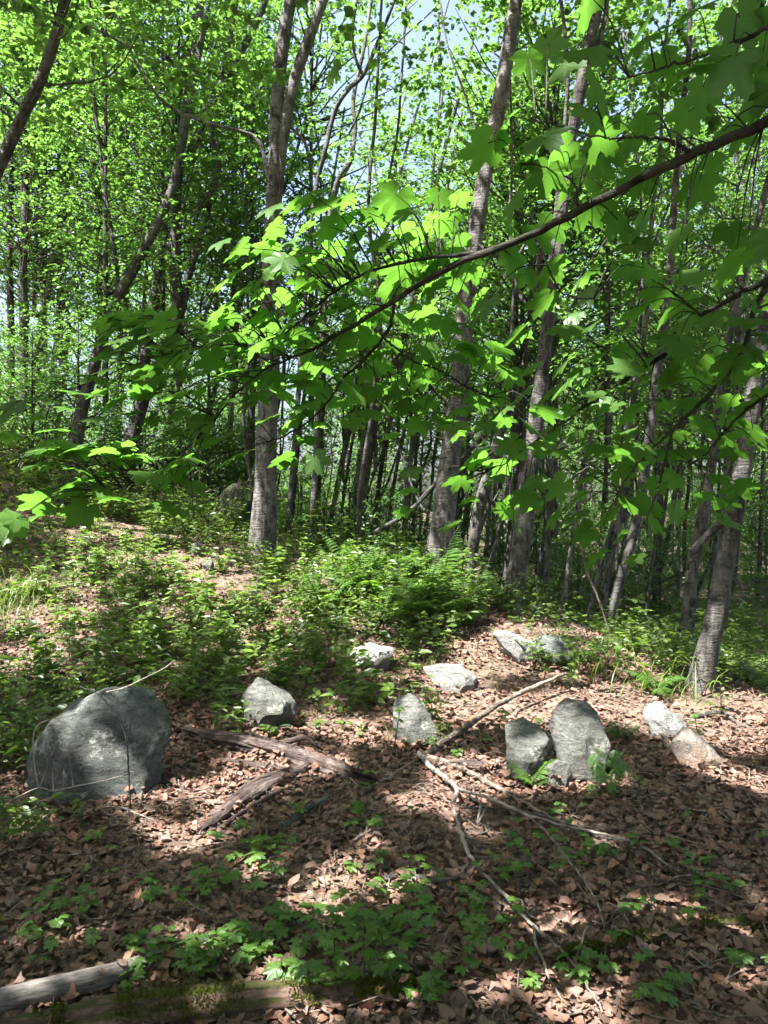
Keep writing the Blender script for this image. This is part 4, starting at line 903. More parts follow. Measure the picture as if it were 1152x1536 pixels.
stick('fallen_branch', [[(1005, 1370, 3, .01), (1050, 1395, 3, .02), (1100, 1430, 3, .02), (1145, 1490, 2, .01)]], 'thin twig arching over litter by the mossy right hand log', 'deadwood')
stick('fallen_branch', [[(575, 1395, 3), (680, 1440, 3, .01), (780, 1480, 3, .02), (850, 1500, 3, .01), (880, 1536, 3)]], 'very thin twig along the lower litter beside the forked branch', 'deadwood')
stick('fallen_branch', [[(418, 1252, 14), (440, 1240, 14, .02), (468, 1222, 12, .03), (492, 1206, 8, .03)]], 'dark decayed branch stub below the two weathered logs', 'bark_mid', cat='branch')
stick('fallen_branch', [[(300, 1250, 3, .0), (335, 1225, 3, .02), (375, 1250, 3, .01)]], 'thin pale twig on litter beside the lower weathered log', 'silver')
# pale dead twigs in front of the boulder
def free_twig(pts, d, w_, label, m='paletwig', extra=()):
    mb = MB(); path = spline([P(a, b, d + (c if len(r_) == 0 else r_[0])) for (a, b, c, *r_) in [(p + (0,))[:3] for p in pts]], 36); mb.add(*tube(path, np.linspace(w_, w_ * .5, 36) * .7 / F * d / 2, 6, .1))
    org = path[0].copy(); o = link('dead_twig', mb.mesh('dead_twig', M[m], origin=org), loc=org); tag(o, label, 'twig')
    for e in extra:
        m2 = MB(); s = spline([P(a, b, d) for a, b in e], 16); m2.add(*tube(s, np.linspace(w_ * .7, w_ * .35, 16) / F * d / 2, 5)); link('side_twig', m2.mesh('side_twig', M[m], origin=org), o)
    return o
d1 = G(150, 1212)[1] - 0.12
free_twig([(-5, 1212), (25, 1196), (58, 1182), (80, 1186), (110, 1180), (150, 1172), (185, 1163)], d1, 3.6, 'pale dead twig crossing in front of the largest boulder', extra=[[(58, 1182), (52, 1150), (50, 1105), (60, 1085), (92, 1075)], [(58, 1182), (70, 1155), (82, 1120)], [(110, 1180), (104, 1140), (103, 1118)], [(80, 1186), (78, 1150), (74, 1110)]])
free_twig([(196, 1212), (193, 1160), (190, 1110), (180, 1085), (165, 1060), (145, 1040), (120, 1030)], d1 - 0.03, 4, 'thin dark dead sapling standing before the largest boulder', m='bark_mid', extra=[[(190, 1120), (195, 1090), (200, 1062)]])
free_twig([(160, 1038), (185, 1032), (215, 1018), (245, 1003), (262, 990)], d1 + 0.05, 3, 'pale curved twig over the top of the largest boulder')
free_twig([(160, 1206), (185, 1212), (210, 1222), (235, 1232)], d1 - 0.1, 4, 'pale twig lying at the foot of the largest boulder')
free_twig([(868, 800), (878, 850), (898, 900), (915, 950), (935, 1000)], 7.6, 6, 'thin bare leaning pole behind the dark mossy rock', m='deadwood')
for a, b, c, d_, dd in [(225, 790, 345, 740, 0), (280, 800, 300, 700, .3), (250, 760, 380, 720, .6), (310, 790, 390, 700, .2), (200, 780, 320, 690, .5), (330, 800, 360, 715, .1), (265, 775, 330, 780, .0), (240, 740, 310, 700, .8)]:
    g = G(a, b)[1]
    free_twig([(a, b), ((a + c) / 2 + 6, (b + d_) / 2 - 6), (c, d_)], g + dd * .3, 3.5, 'bare dry twig in the brush tangle beside the forked pale tree', m='deadwood')['group'] = 'bare twigs of the brush tangle'

def wood_tube(s, r, seg, rs, split, ragged=1.0, lump=.1, seed=0):
    """log body with lengthwise cracks and broken ends, plus grain attributes"""
    n = len(s); v, f3, f4 = tube(s, r, seg, lump, seed=seed)
    ring = v[:n * seg].reshape(n, seg, 3); t = np.linspace(0, 1, n); ctr = s[:, None, :]
    rid = rs.normal(0, 1, seg)[None] + .6 * np.cumsum(rs.normal(0, .28, (n, seg)), 0)
    crack = -2.6 * (rs.random(seg) < .22)[None] * (np.abs(t[:, None] - rs.random(seg)[None]) < .34)
    ring = ctr + (ring - ctr) * np.clip(1 + 0.085 * split * (rid + crack), .45, 1.5)[..., None]
    d1 = s[-1] - s[-4]; d1 /= np.linalg.norm(d1); d0 = s[0] - s[3]; d0 /= np.linalg.norm(d0)
    e1, e0 = rs.random(seg) * r.max() * 3.2 * ragged, rs.random(seg) * r.max() * 3.2 * ragged
    for k, q in ((1, 1.0), (2, .6), (3, .3)):
        ring[-k] += d1 * (e1 * q)[:, None]; ring[k - 1] += d0 * (e0 * q)[:, None]
    v[:n * seg] = ring.reshape(-1, 3)
    L = np.concatenate([[0], np.cumsum(np.linalg.norm(np.diff(s, axis=0), axis=1))]); an = np.arange(seg) / seg * 2 * PI; R0 = r.max() * 9
    ga = np.concatenate([np.tile(np.cos(an) * R0, n), [0, 0]]); gb = np.concatenate([np.tile(np.sin(an) * R0, n), [0, 0]]); gl = np.concatenate([np.repeat(L, seg), [L[0], L[-1]]])
    return v, f3, f4, dict(ga=ga, gb=gb, gl=gl)
def log(name, pts, label, m, split=0, seed=0, lump=.16, embed=0.25, ragged=1.0, children=(), moss=0):
    rs = np.random.default_rng(seed)
    g = ground_path(pts); rd = np.array([.88 * p[2] / F * q[1] / 2 for p, q in zip(pts, g)])
    n = 70; s = spline(g, n); r = np.interp(np.linspace(0, len(rd) - 1, n), np.arange(len(rd)), rd)
    s[:, 2] = np.maximum(gz(s[:, 0], s[:, 1]), s[:, 2]) + r * (1 - embed)
    v, f3, f4, at = wood_tube(s, r, 30, rs, split, ragged, lump, seed)
    org = s[0].copy(); mb = MB(); mb.add(v, f3, f4, **at); o = link(name, mb.mesh(name, M[m], origin=org), loc=org); tag(o, label, 'log')
    if moss:
        up = np.nonzero((v[:len(s) * 30, 2] - np.repeat(s[:, 2], 30)) > np.repeat(r, 30) * .35)[0]; nb = moss
        base = v[up[rs.integers(0, len(up), nb)]] + rs.normal(0, .006, (nb, 3)); patchy = np.sin(base[:, 0] * 9 + 1) + np.sin(base[:, 0] * 23 + base[:, 1] * 11) > -.5; base = base[patchy]; nb = len(base)
        tipd = np.stack([rs.normal(0, .6, nb), rs.normal(0, .6, nb), np.ones(nb)], -1); tv = np.array([(-.25, 0, 0), (.25, 0, 0), (0, 1, 0)])
        m3 = MB(); m3.add(stamp(tv, frames(tipd, rs.normal(0, 1, (nb, 3))), base, .011 * rs.uniform(.5, 1.5, nb)), f3=stampf(np.array([(0, 1, 2)]), nb, 3), tint=np.repeat(rs.random(nb), 3))
        q = link('moss', m3.mesh('moss', M['mossleaf'], origin=org), o); q['kind'] = 'stuff'
    for k, cp_ in enumerate(children):
        gg = ground_path(cp_); rr_ = np.array([p[2] / F * q[1] / 2 for p, q in zip(cp_, gg)]); gg[:, 2] += rr_
        ss = spline(gg, 26); v, f3, f4, at = wood_tube(ss, np.interp(np.linspace(0, len(rr_) - 1, 26), np.arange(len(rr_)), rr_), 10, rs, 1.6, 1.5, .2, seed + k)
        m2 = MB(); m2.add(v, f3, f4, **at); link('splinter', m2.mesh('splinter', M[m], origin=org), o)
    return o
log('weathered_log', [(308, 1112, 22), (350, 1122, 28), (400, 1134, 30), (450, 1148, 30), (500, 1162, 26), (520, 1168, 20)], 'split weathered grey purple log lying below the pointed rock', 'w_silver', split=2.2, seed=1, embed=.35, ragged=1.6, children=[[(338, 1146, 6, .01), (380, 1154, 9, .01), (430, 1162, 8, .01), (470, 1170, 4, .0)], [(430, 1130, 8, .05), (458, 1128, 7, .07), (472, 1132, 3, .06)], [(345, 1120, 6, .05), (390, 1136, 8, .055), (425, 1142, 5, .05)]])
log('weathered_log', [(446, 1164, 16), (415, 1180, 24), (380, 1200, 28), (350, 1220, 26), (325, 1238, 20)], 'ridged weathered log angled below the split purple log', 'w_silver', split=2.0, seed=2, embed=.4, ragged=1.4, children=[[(330, 1246, 6), (370, 1224, 8, .02), (420, 1196, 5, .03)], [(345, 1212, 7, .04), (385, 1190, 8, .06), (430, 1168, 5, .05)], [(325, 1230, 6, .03), (365, 1206, 8, .05), (405, 1186, 6, .05)]])
log('bark_chunk', [(668, 1152, 10), (690, 1156, 18), (720, 1160, 20), (748, 1158, 12)], 'short dark chunk of rotten wood behind the brown stick', 'w_silver', split=2.2, seed=3, embed=.4)
log('smooth_log', [(-40, 1532, 48), (20, 1518, 46), (90, 1501, 44), (160, 1480, 39), (200, 1464, 33), (235, 1446, 25), (258, 1430, 16)], 'smooth grey log entering the foreground litter beside the mossy log', 'w_log', split=.35, seed=4, lump=.10, embed=.15, ragged=.6)
log('mossy_log', [(40, 1560, 50), (180, 1538, 56), (300, 1526, 56), (420, 1514, 54), (520, 1506, 48), (590, 1498, 38), (630, 1490, 26)], 'mossy brown rotting log along the foreground beside the smooth log', 'w_moss', split=1.1, seed=5, embed=.6, moss=9000)
log('mossy_branch', [(830, 1448, 16), (880, 1438, 24), (940, 1424, 24), (1000, 1412, 22), (1060, 1402, 20), (1130, 1396, 19), (1180, 1392, 19)], 'dark mossy decayed branch lying in the shaded litter', 'w_dark', split=1.4, seed=6, embed=.3, moss=3500)
log('mossy_branch', [(938, 1284, 12), (925, 1304, 16), (912, 1328, 15), (904, 1346, 8)], 'short mossy grey stub of wood near the tip of the forked branch', 'w_dark', split=1.4, seed=7)
log('mossy_branch', [(500, 1496, 18), (560, 1478, 24), (610, 1466, 22), (640, 1460, 12)], 'blackish stub of rotten wood behind the end of the mossy log', 'w_dark', split=1.4, seed=8)

# ================================================================ leaf litter
def hw_oval(t): return 0.27 * math.sin(PI * min(1, t ** 0.85)) + 0.01
def hw_oak(t): return (0.12 + 0.20 * abs(math.sin(t * PI * 3.4 + .3))) * math.sin(PI * min(1, .08 + t * .9)) + 0.01
def hw_wide(t): return 0.36 * math.sin(PI * t ** 0.7) * (0.85 + 0.15 * math.cos(t * 14)) + 0.01
DL = []
for i in range(14):
    r_ = np.random.default_rng(500 + i)
    hw = (hw_oak, hw_wide, hw_oval)[i % 3]; rows = (7, 7, 6)[i % 3]
    DL.append(strip_leaf(hw, rows, curl_l=r_.uniform(-1.1, 1.4), curl_w=r_.uniform(-.9, 1.3), twist=r_.uniform(-.7, .7), fold=r_.uniform(-.3, .5), jag=.05, seed=i))
for i in range(2):
    v, f, vn = maple_leaf(60 + i, droop=0.1); r_ = np.random.default_rng(i); v = v * .5; v[:, 2] += r_.uniform(.2, .7) * v[:, 0] ** 2 * 2 + r_.uniform(-.4, .6) * v[:, 1] ** 2
    DL.append((v, f))
rsl = np.random.default_rng(31)
def scatter_xy(n, y0, y1, power=1.0, margin=.35):
    u = rsl.random(n); y = y0 + (y1 - y0) * u ** power; x = rsl.uniform(-1, 1, n) * (0.53 * y + margin); return x, y
def litter_at(x, y, size, lift):
    n = len(x); z = gz(x, y); e = .05
    nx_ = -(gz(x + e, y) - gz(x - e, y)) / (2 * e); ny_ = -(gz(x, y + e) - gz(x, y - e)) / (2 * e)
    nor = np.stack([nx_ + rsl.normal(0, .3, n), ny_ + rsl.normal(0, .3, n), np.ones(n)], -1); flip = rsl.random(n) < .4
    a = rsl.random(n) * 6.28; tip = np.stack([np.cos(a), np.sin(a), rsl.normal(0, .16, n)], -1)
    R = frames(tip, nor * np.where(flip, -1, 1)[:, None])
    return np.stack([x, y, z + lift], -1), R, size * np.clip(rsl.lognormal(-.06, .36, n), .35, 1.5), rsl.random(n)
xs, ys, drift = [], [], []
for (n, y0, y1, pw) in [(27500, 1.7, 5.5, .85), (16000, 5.5, 8.2, .9), (7000, 8.2, 13, 1.0), (4000, 13, 24, 1.2)]:
    a, b = scatter_xy(n, y0, y1, pw); xs.append(a); ys.append(b)
_n = 7500; _y = 1.0 + 8.5 * rsl.random(_n); _x = np.where(rsl.random(_n) < .5, -1, 1) * (.53 * _y + .35 + 2.6 * rsl.random(_n)); xs.append(_x); ys.append(_y)   # the litter goes on beside the view
x = np.concatenate(xs); y = np.concatenate(ys)
for ob in [o for o in bpy.data.objects if o.name.split('.')[0] in ('rock', 'stone', 'boulder', 'mossy_log', 'smooth_log', 'weathered_log', 'mossy_branch', 'bark_chunk')]:
    co = np.empty(len(ob.data.vertices) * 3, np.float32); ob.data.vertices.foreach_get('co', co); co = co.reshape(-1, 3) + np.array(ob.location)
    lowv = co[np.abs(co[:, 2] - gz(co[:, 0], co[:, 1])) < .05]
    if len(lowv) < 4: continue
    q = lowv[rsl.integers(0, len(lowv), int(90 * min(1.6, ob.dimensions[0] / .35)))]; cen = np.array(ob.location)
    dv = q[:, :2] - cen[:2]; dv /= np.linalg.norm(dv, axis=1)[:, None] + 1e-6; g_ = rsl.uniform(-.01, .09, len(q))
    drift.append(np.column_stack([q[:, :2] + dv * g_[:, None], np.clip(.075 - g_ * .8, 0, .08) * rsl.random(len(q))]))
dr = np.vstack(drift); lift0 = rsl.uniform(.0, .028, len(x)); x = np.concatenate([x, dr[:, 0]]); y = np.concatenate([y, dr[:, 1]]); lift0 = np.concatenate([lift0, dr[:, 2]])
_kp = rsl.random(len(x)) < np.clip(.75 + .6 * (np.sin(x * 2.3 + np.sin(y * 1.9)) * np.sin(y * 2.7 + 1.3 * np.sin(x * 1.7)) + .25), .4, 1); x, y, lift0 = x[_kp], y[_kp], lift0[_kp]
pos, R, s, tint = litter_at(x, y, .051, lift0)
order = np.argsort(y - 3 * s * 0); near = order[:300] if False else None
vis = np.nonzero((y > 2.25) & (np.abs(x) < .5 * y))[0]; near = vis[np.argsort(y[vis] / s[vis])[:300]]
isnear = np.zeros(len(x), bool); isnear[near] = True
nDL = len(DL)
for i in range(6):
    r_ = np.random.default_rng(540 + i); DL.append(strip_leaf((hw_wide, hw_oval)[i % 2], 4, curl_l=r_.uniform(-1.1, 1.4), curl_w=r_.uniform(-.9, 1.3), twist=r_.uniform(-.7, .7), fold=r_.uniform(-.3, .5), seed=i))
pick = np.where((y < 5.2) & (np.abs(x) < .53 * y + .36), rsl.integers(0, nDL, len(x)), nDL + rsl.integers(0, 6, len(x)))
mb = MB()
for k, (tv, tf) in enumerate(DL):
    q = np.nonzero((pick == k) & ~isnear)[0]
    kw = {'f4': stampf(tf, len(q), len(tv))} if tf.shape[1] == 4 else {'f3': stampf(tf, len(q), len(tv))}
    mb.add(stamp(tv, R[q], pos[q], s[q]), tint=np.repeat(tint[q], len(tv)), **kw)
fx, fy = scatter_xy(11000, 1.7, 5.0, .85); fp, fR, fs, ft = litter_at(fx, fy, .024, rsl.uniform(.005, .04, len(fx))); tv, tf = DL[nDL]
mb.add(stamp(tv, fR, fp, fs), f4=stampf(tf, len(fx), len(tv)), tint=np.repeat(ft, len(tv)))
lit = link('leaf_litter', mb.mesh('leaf_litter', M['dead'], smooth=True), ground); lit['kind'] = 'stuff'; lit['label'] = 'curled brown and tan fallen leaves carpeting the ground'
DM = [mesh_np('dead_leaf', tv, [tf], {'tint': np.full(len(tv), (k * .377) % 1)}, mats=[M['dead']]) for k, (tv, tf) in enumerate(DL)]
for i in near:
    o = bpy.data.objects.new('dead_leaf', DM[pick[i]]); COL.objects.link(o); o.parent = ground
    o.matrix_world = Matrix.Translation(Vector((pos[i] + np.array([0, 0, .008])).tolist())) @ Matrix(R[i].tolist()).to_4x4() @ Matrix.Diagonal((s[i],) * 3 + (1,))
# fine twigs in the litter
mb = MB(); xx, yy = scatter_xy(1500, 1.8, 8.5, .9)
for a, b in zip(xx, yy):
    L = rsl.uniform(.08, .4); an = rsl.random() * 6.28; n = 5; t = np.linspace(0, 1, n)
    px_ = a + np.cos(an) * L * t + rsl.normal(0, .012, n); py_ = b + np.sin(an) * L * t + rsl.normal(0, .012, n)
    mb.add(*tube(np.stack([px_, py_, gz(px_, py_) + .03 + rsl.normal(0, .012, n)], -1), np.linspace(.0035, .0015, n) * rsl.uniform(.6, 1.5), 4, capped=False))
tw = link('twig_litter', mb.mesh('twig_litter', M['deadwood']), ground); tw['kind'] = 'stuff'; tw['label'] = 'fine dry twigs strewn through the fallen leaves'

# ================================================================ low plants
def herb_template(seed, h, nleaf, lsize, spread=.16, upright=.5):
    rs = np.random.default_rng(seed); mb = MB(); ns = int(rs.integers(2, 5)); pos, tip, nor, sz, ti = [], [], [], [], []
    for k in range(ns):
        a = rs.random() * 6.28; ln = h * rs.uniform(.6, 1.1); top = np.array([math.cos(a) * spread * rs.uniform(.3, 1.6), math.sin(a) * spread * rs.uniform(.3, 1.6), ln])
        s = spline([(0, 0, -.03), top * np.array([.35, .35, .55]), top], 7); mb.add(*tube(s[[0, 2, 4, 6]], np.linspace(.003, .0012, 4), 3, capped=False), tint=.1)
        for i in range(nleaf):
            t = rs.uniform(.25, 1); p = s[min(6, int(t * 6.99))]; b = rs.random() * 6.28
            dv = np.array([math.cos(b), math.sin(b), rs.uniform(-.25, .4)]); pos.append(p + dv * .015); tip.append(dv); nor.append((rs.normal(0, .35), rs.normal(0, .35), 1)); sz.append(lsize * rs.uniform(.6, 1.25)); ti.append(rs.uniform(.1, .9))
    tv, tf = LEAF5; n = len(pos)
    mb.add(stamp(tv, frames(np.array(tip), np.array(nor)), np.array(pos), np.array(sz)), f3=stampf(tf, n, len(tv)), tint=np.repeat(ti, len(tv)))
    return mb
HERBS = [herb_template(700 + i, h, nl, ls, sp) for i, (h, nl, ls, sp) in enumerate([(.32, 12, .065, .14), (.45, 16, .06, .16), (.25, 9, .08, .16), (.55, 18, .055, .2), (.2, 9, .055, .18), (.38, 14, .075, .16), (.16, 8, .05, .16), (.6, 20, .07, .22), (.2, 4, .13, .12), (.55, 9, .10, .06), (.3, 5, .10, .12), (.1, 3, .09, .1)])]
HD = []
for hb in HERBS: HD.append((np.concatenate(hb.v), np.concatenate(hb.f3), np.concatenate(hb.f4) if hb.f4 else None, np.concatenate(hb.a['tint'])))
HM = [hb.mesh('weed', M['herb'], smooth=False) for hb in HERBS]
rsh = np.random.default_rng(91)
hx, hy, hs, hk = [], [], [], []
def patch(px, py, n, rx, ry, kinds, smin=.45, smax=1.25):
    c = G(px, py)
    for _ in range(n):
        hx.append(c[0] + rsh.normal(0, rx)); hy.append(c[1] + rsh.normal(0, ry)); hs.append(rsh.uniform(smin, smax)); hk.append(kinds[int(rsh.integers(len(kinds)))] if rsh.random() < .6 else 8 + int(rsh.integers(4)))
patch(480, 880, 48, .9, .6, [0, 1, 3, 5, 7]); patch(580, 870, 45, .8, .7, [0, 1, 3, 5]); patch(680, 895, 36, .5, .6, [0, 1, 5]); patch(440, 940, 36, .6, .5, [0, 1, 2, 5]); patch(560, 925, 34, .5, .35, [0, 1, 5, 3])
patch(330, 900, 60, .8, .8, [0, 1, 2, 5]); patch(180, 870, 70, 1.0, .9, [0, 2, 4, 5], .6, 1.1); patch(60, 860, 45, .8, .9, [0, 1, 2]); patch(90, 1000, 50, .5, .5, [0, 2, 4, 1], .6, 1.1); patch(260, 1000, 45, .6, .5, [0, 1, 2, 4], .6, 1.1)
patch(360, 970, 42, .5, .4, [0, 1, 5]); patch(300, 1050, 20, .15, .2, [0, 1, 4], .6, 1.); patch(0, 1150, 26, .14, .3, [1, 3, 0], .6, 1.); patch(50, 1250, 14, .16, .08, [0, 4, 6], .4, .7); patch(10, 1060, 30, .25, .3, [1, 0]); patch(130, 770, 70, 1.2, 1.2, [1, 3, 5, 7]); patch(40, 720, 80, 1.5, 1.5, [1, 3, 5, 7]); patch(300, 790, 50, .9, 1.2, [1, 3])
patch(720, 930, 30, .35, .4, [0, 2, 4]); patch(620, 960, 22, .4, .3, [0, 2, 4], .6, 1.); patch(480, 1020, 22, .4, .3, [0, 2, 4], .6, 1.); patch(560, 1060, 14, .3, .25, [4, 6, 2], .6, 1.); patch(600, 1000, 14, .3, .2, [4, 0], .6, 1.)
patch(930, 1000, 40, .5, .5, [0, 1, 3, 5], .6, 1.1); patch(1000, 1010, 30, .5, .4, [0, 1, 3], .6, 1.); patch(1090, 1085, 12, .25, .2, [0, 4, 2], .5, .9); patch(640, 1120, 8, .2, .15, [4, 6], .5, .9)
for _ in range(760):
    y = rsh.uniform(4.9, 13); x = rsh.uniform(-.55 * y - .3, .6 if y < 10 else -1)
    if y < 6 and rsh.random() < .6: continue
    hx.append(x); hy.append(y); hs.append(rsh.uniform(.5, 1.1)); hk.append([4, 6, 2, 0, 8, 10, 11, 11][int(rsh.integers(8))])
for _ in range(160):
    y = rsh.uniform(3.5, 11); x = (-1 if rsh.random() < .6 else 1) * (.55 * y + .3 + 2.5 * rsh.random()); hx.append(x); hy.append(y); hs.append(rsh.uniform(.6, 1.2)); hk.append(int(rsh.integers(12)))
n0 = len(hx)
# low green carpet in the hollow on the right, and everything beyond the crest
for _ in range(2100):
    y = 6.8 + 9.5 * rsh.random() ** 1.4; x = rsh.uniform(2.4, .56 * y + 1.2); 
    if (x - 2.86) * .83 + (y - 5.5) * .56 < .6: continue
    hx.append(x); hy.append(y); hs.append(rsh.uniform(.6, 1.2)); hk.append([2, 4, 6, 0, 4][int(rsh.integers(5))])
for _ in range(1050):
    y = 10.5 + 22 * rsh.random() ** 1.4; hx.append(rsh.uniform(-1, 1) * (.55 * y + 1)); hy.append(y); hs.append(rsh.uniform(.8, 1.7)); hk.append(int(rsh.integers(12)))
hx = np.array(hx); hy = np.array(hy); hs = np.array(hs); hk = np.array(hk)
ok = (hy > 1.9)
for a, b, r in [(735, 1075, .5), (690, 1055, .4), (790, 1065, .4), (985, 1050, .3), (1100, 1090, .45), (640, 1070, .35), (760, 960, .4), (720, 985, .3), (960, 1085, .3), (870, 1050, .3), (480, 1090, .3), (545, 1100, .35), (560, 990, .2), (680, 1015, .25), (190, 795, .35), (275, 850, .35), (60, 930, .4), (40, 990, .3), (330, 880, .3), (400, 1060, .25)]:
    c = G(a, b); ok &= ~((np.hypot(hx - c[0], hy - c[1]) < r) & (rsh.random(len(hx)) < .85))

# individual weeds: the ones that show largest
score = np.where((hy < 11) & (np.abs(hx) < .5 * hy) & ok & (np.arange(len(hx)) < n0), hs / np.maximum(hy, .1), 0)
indiv = np.argsort(-score)[:150]; isind = np.zeros(len(hx), bool); isind[indiv] = True
rot = rsh.random(len(hx)) * 6.28; tl = rsh.normal(0, .12, (len(hx), 2))
mb = MB()
for k, (tv, f3, f4, ti) in enumerate(HD):
    q = np.nonzero((hk == k) & ~isind & ok)[0]; n = len(q)
    if not n: continue
    ca, sa = np.cos(rot[q]), np.sin(rot[q]); Rm = np.zeros((n, 3, 3)); Rm[:, 0, 0] = ca; Rm[:, 0, 1] = -sa; Rm[:, 1, 0] = sa; Rm[:, 1, 1] = ca; Rm[:, 2, 2] = 1; Rm[:, 0, 2] = tl[q, 0]; Rm[:, 1, 2] = tl[q, 1]
    p = np.stack([hx[q], hy[q], gz(hx[q], hy[q])], -1)
    mb.add(stamp(tv, Rm, p, hs[q]), f3=stampf(f3, n, len(tv)), f4=stampf(f4, n, len(tv)) if f4 is not None else None, tint=np.clip(np.tile(ti, n) + np.repeat(rsh.normal(0, .15, n), len(tv)), 0, 1))
tag(link('undergrowth', mb.mesh('undergrowth', M['herb'], smooth=False)), 'mass of green leafy weeds covering the bank and the hollow', 'undergrowth', kind='stuff')
def where_label(x, y):
    px = 576 + x / y * F
    if y < 4.6: return 'leafy green weed growing in the dark corner beside the largest boulder', 'weeds beside the largest boulder'
    if px > 780: return 'leafy green weed growing where the litter bank drops to the green hollow', 'weeds at the edge of the hollow'
    if px > 420: return 'leafy green weed in the bright fern patch along the top of the bank', 'weeds in the fern patch'
    return 'leafy green weed scattered over the litter on the left slope', 'weeds on the left slope'
for i in indiv:
    o = link('weed', HM[hk[i]], loc=(hx[i], hy[i], float(gz(hx[i], hy[i]))), rot=(tl[i, 0], tl[i, 1], rot[i]), scale=hs[i]); lab, grp = where_label(hx[i], hy[i]); tag(o, lab, 'weed', grp)

# ferns
def frond_mesh(seed, L=.5, arch=.9, np_=15):
    rs = np.random.default_rng(seed); t = np.linspace(0, 1, 20); ang = 1.15 - arch * t
    s = np.stack([np.zeros(20), np.cumsum(np.cos(ang)) * L / 20, np.cumsum(np.sin(ang)) * L / 20], -1)
    mb = MB(); mb.add(*tube(s, np.linspace(.0028, .0008, 20), 4, capped=False), tint=.1)
    pos, tip, nor, sz = [], [], [], []
    for k in range(np_ * 2):
        u = .16 + .84 * k / (np_ * 2); p = s[min(19, int(u * 19.99))]; ln = L * .30 * math.sin(PI * min(1, (.18 + .82 * u))) ** .8 * (1.12 - u * .35)
        for sd in (-1, 1):
            pos.append(p); tip.append((sd, .45, -.12 + rs.normal(0, .1))); nor.append((rs.normal(0, .15), -.3, 1)); sz.append(max(ln, .012))
    tv = np.array([(0, 0, 0), (-.07, .15, 0), (-.085, .45, .01), (0, 1, -.1), (.085, .45, .01), (.07, .15, 0)]); tf = np.array([(0, 5, 1), (1, 5, 4), (1, 4, 2), (2, 4, 3)])
    n = len(pos); mb.add(stamp(tv, frames(np.array(tip, float), np.array(nor, float)), np.array(pos), np.array(sz)), f3=stampf(tf, n, len(tv)), tint=np.repeat(rs.uniform(.3, .8, n), len(tv)))
    return mb.mesh('frond', M['fern'], smooth=False)
FR = [frond_mesh(i, .5, .6 + .35 * i) for i in range(4)]
FRH = [frond_mesh(20 + i, .5, .7 + .3 * i, 8) for i in range(3)]
def fern(px, py, nf, s, label, group=None, base=None, lean=None):
    g = G(px, py) if base is None else base; rs = np.random.default_rng(int(px * 7 + py)); root = link('fern', None, loc=g); tag(root, label, 'fern', group)
    for k in range(nf):
        a = k / nf * 6.28 + rs.normal(0, .3) if lean is None else lean + rs.normal(0, .6)
        link('frond', FR[int(rs.integers(4))] if lean is None else FRH[int(rs.integers(3))], root, loc=(0, 0, 0) if lean is None else (rs.uniform(-.07, .10), rs.normal(0, .02), rs.uniform(-.2, .06)), rot=(rs.normal(0, .15) - (1.35 if lean is not None else 0), rs.normal(0, .1), a), scale=s * rs.uniform(.75, 1.2))
for px, py, nf, s in [(640, 905, 8, 1.0), (600, 880, 7, 1.1), (665, 880, 7, 1.2), (700, 915, 7, .9), (560, 905, 8, .9), (620, 925, 7, .8), (520, 890, 7, 1.0), (735, 905, 6, .8), (480, 920, 7, .8), (590, 935, 6, .7), (655, 930, 7, .9), (540, 870, 7, 1.1), (690, 945, 5, .6)]:
    fern(px, py, nf, s * 1.25, 'bright green arching fern in the patch before the stout scarred trunk', 'ferns along the top of the bank')
p9 = np.array(R9.location)
fern(890, 1090, 18, .34, 'green fern hanging down the face of the tall rounded rock', base=p9 + np.array([.05, -.22, .04]), lean=PI)
fern(905, 1165, 8, .4, 'low fern at the foot of the tall rounded rock')
fern(930, 1110, 5, .35, 'small fern right of the tall rounded rock')
fern(868, 990, 7, .7, 'yellow green fern at the edge of the hollow behind the dark mossy rock')
fern(985, 1040, 6, .6, 'light fern beside the foot of the thick leaning trunk')
fern(800, 1180, 6, .4, 'small grassy fern under the angular speckled rock')

# grass tuft on the sunny left slope, dry grass by the leaning trunk
def tuft(px, py, n, h, label, m='grass', spread=.25):
    g = G(px, py); rs = np.random.default_rng(int(px + py)); mb = MB()
    for k in range(n):
        b = rs.normal(0, spread, 2) * .5; a = rs.random() * 6.28; L = h * rs.uniform(.5, 1.2); t = np.linspace(0, 1, 5)[:, None]
        c = np.array([b[0], b[1], float(gz(g[0] + b[0], g[1] + b[1])) - g[2]]); dv = np.array([math.cos(a), math.sin(a), 0]); sd = np.array([-math.sin(a), math.cos(a), 0])
        s = c + np.array([0, 0, 1]) * L * (t - .35 * t ** 2) + dv * L * .7 * t ** 2; wd = .004 * (1 - t ** 2) + .0005
        v = np.vstack([s - sd * wd, s + sd * wd]); f = [(i, i + 1, i + 6, i + 5) for i in range(4)]; mb.add(v, f4=np.array(f), tint=rs.random())
    tag(link('grass_tuft', mb.mesh('grass_tuft', M[m]), loc=g), label, 'grass')
tuft(20, 905, 260, .35, 'sunlit yellow green grass tuft on the left slope', spread=.5)
tuft(1010, 1035, 40, .4, 'sparse dry grass beside the foot of the thick leaning trunk', spread=.35)
tuft(900, 1010, 40, .4, 'thin tall grass stalks behind the tall rounded rock', spread=.35)
tuft(640, 1115, 30, .18, 'low grass wisps under the grey wedge shaped rock', spread=.25)

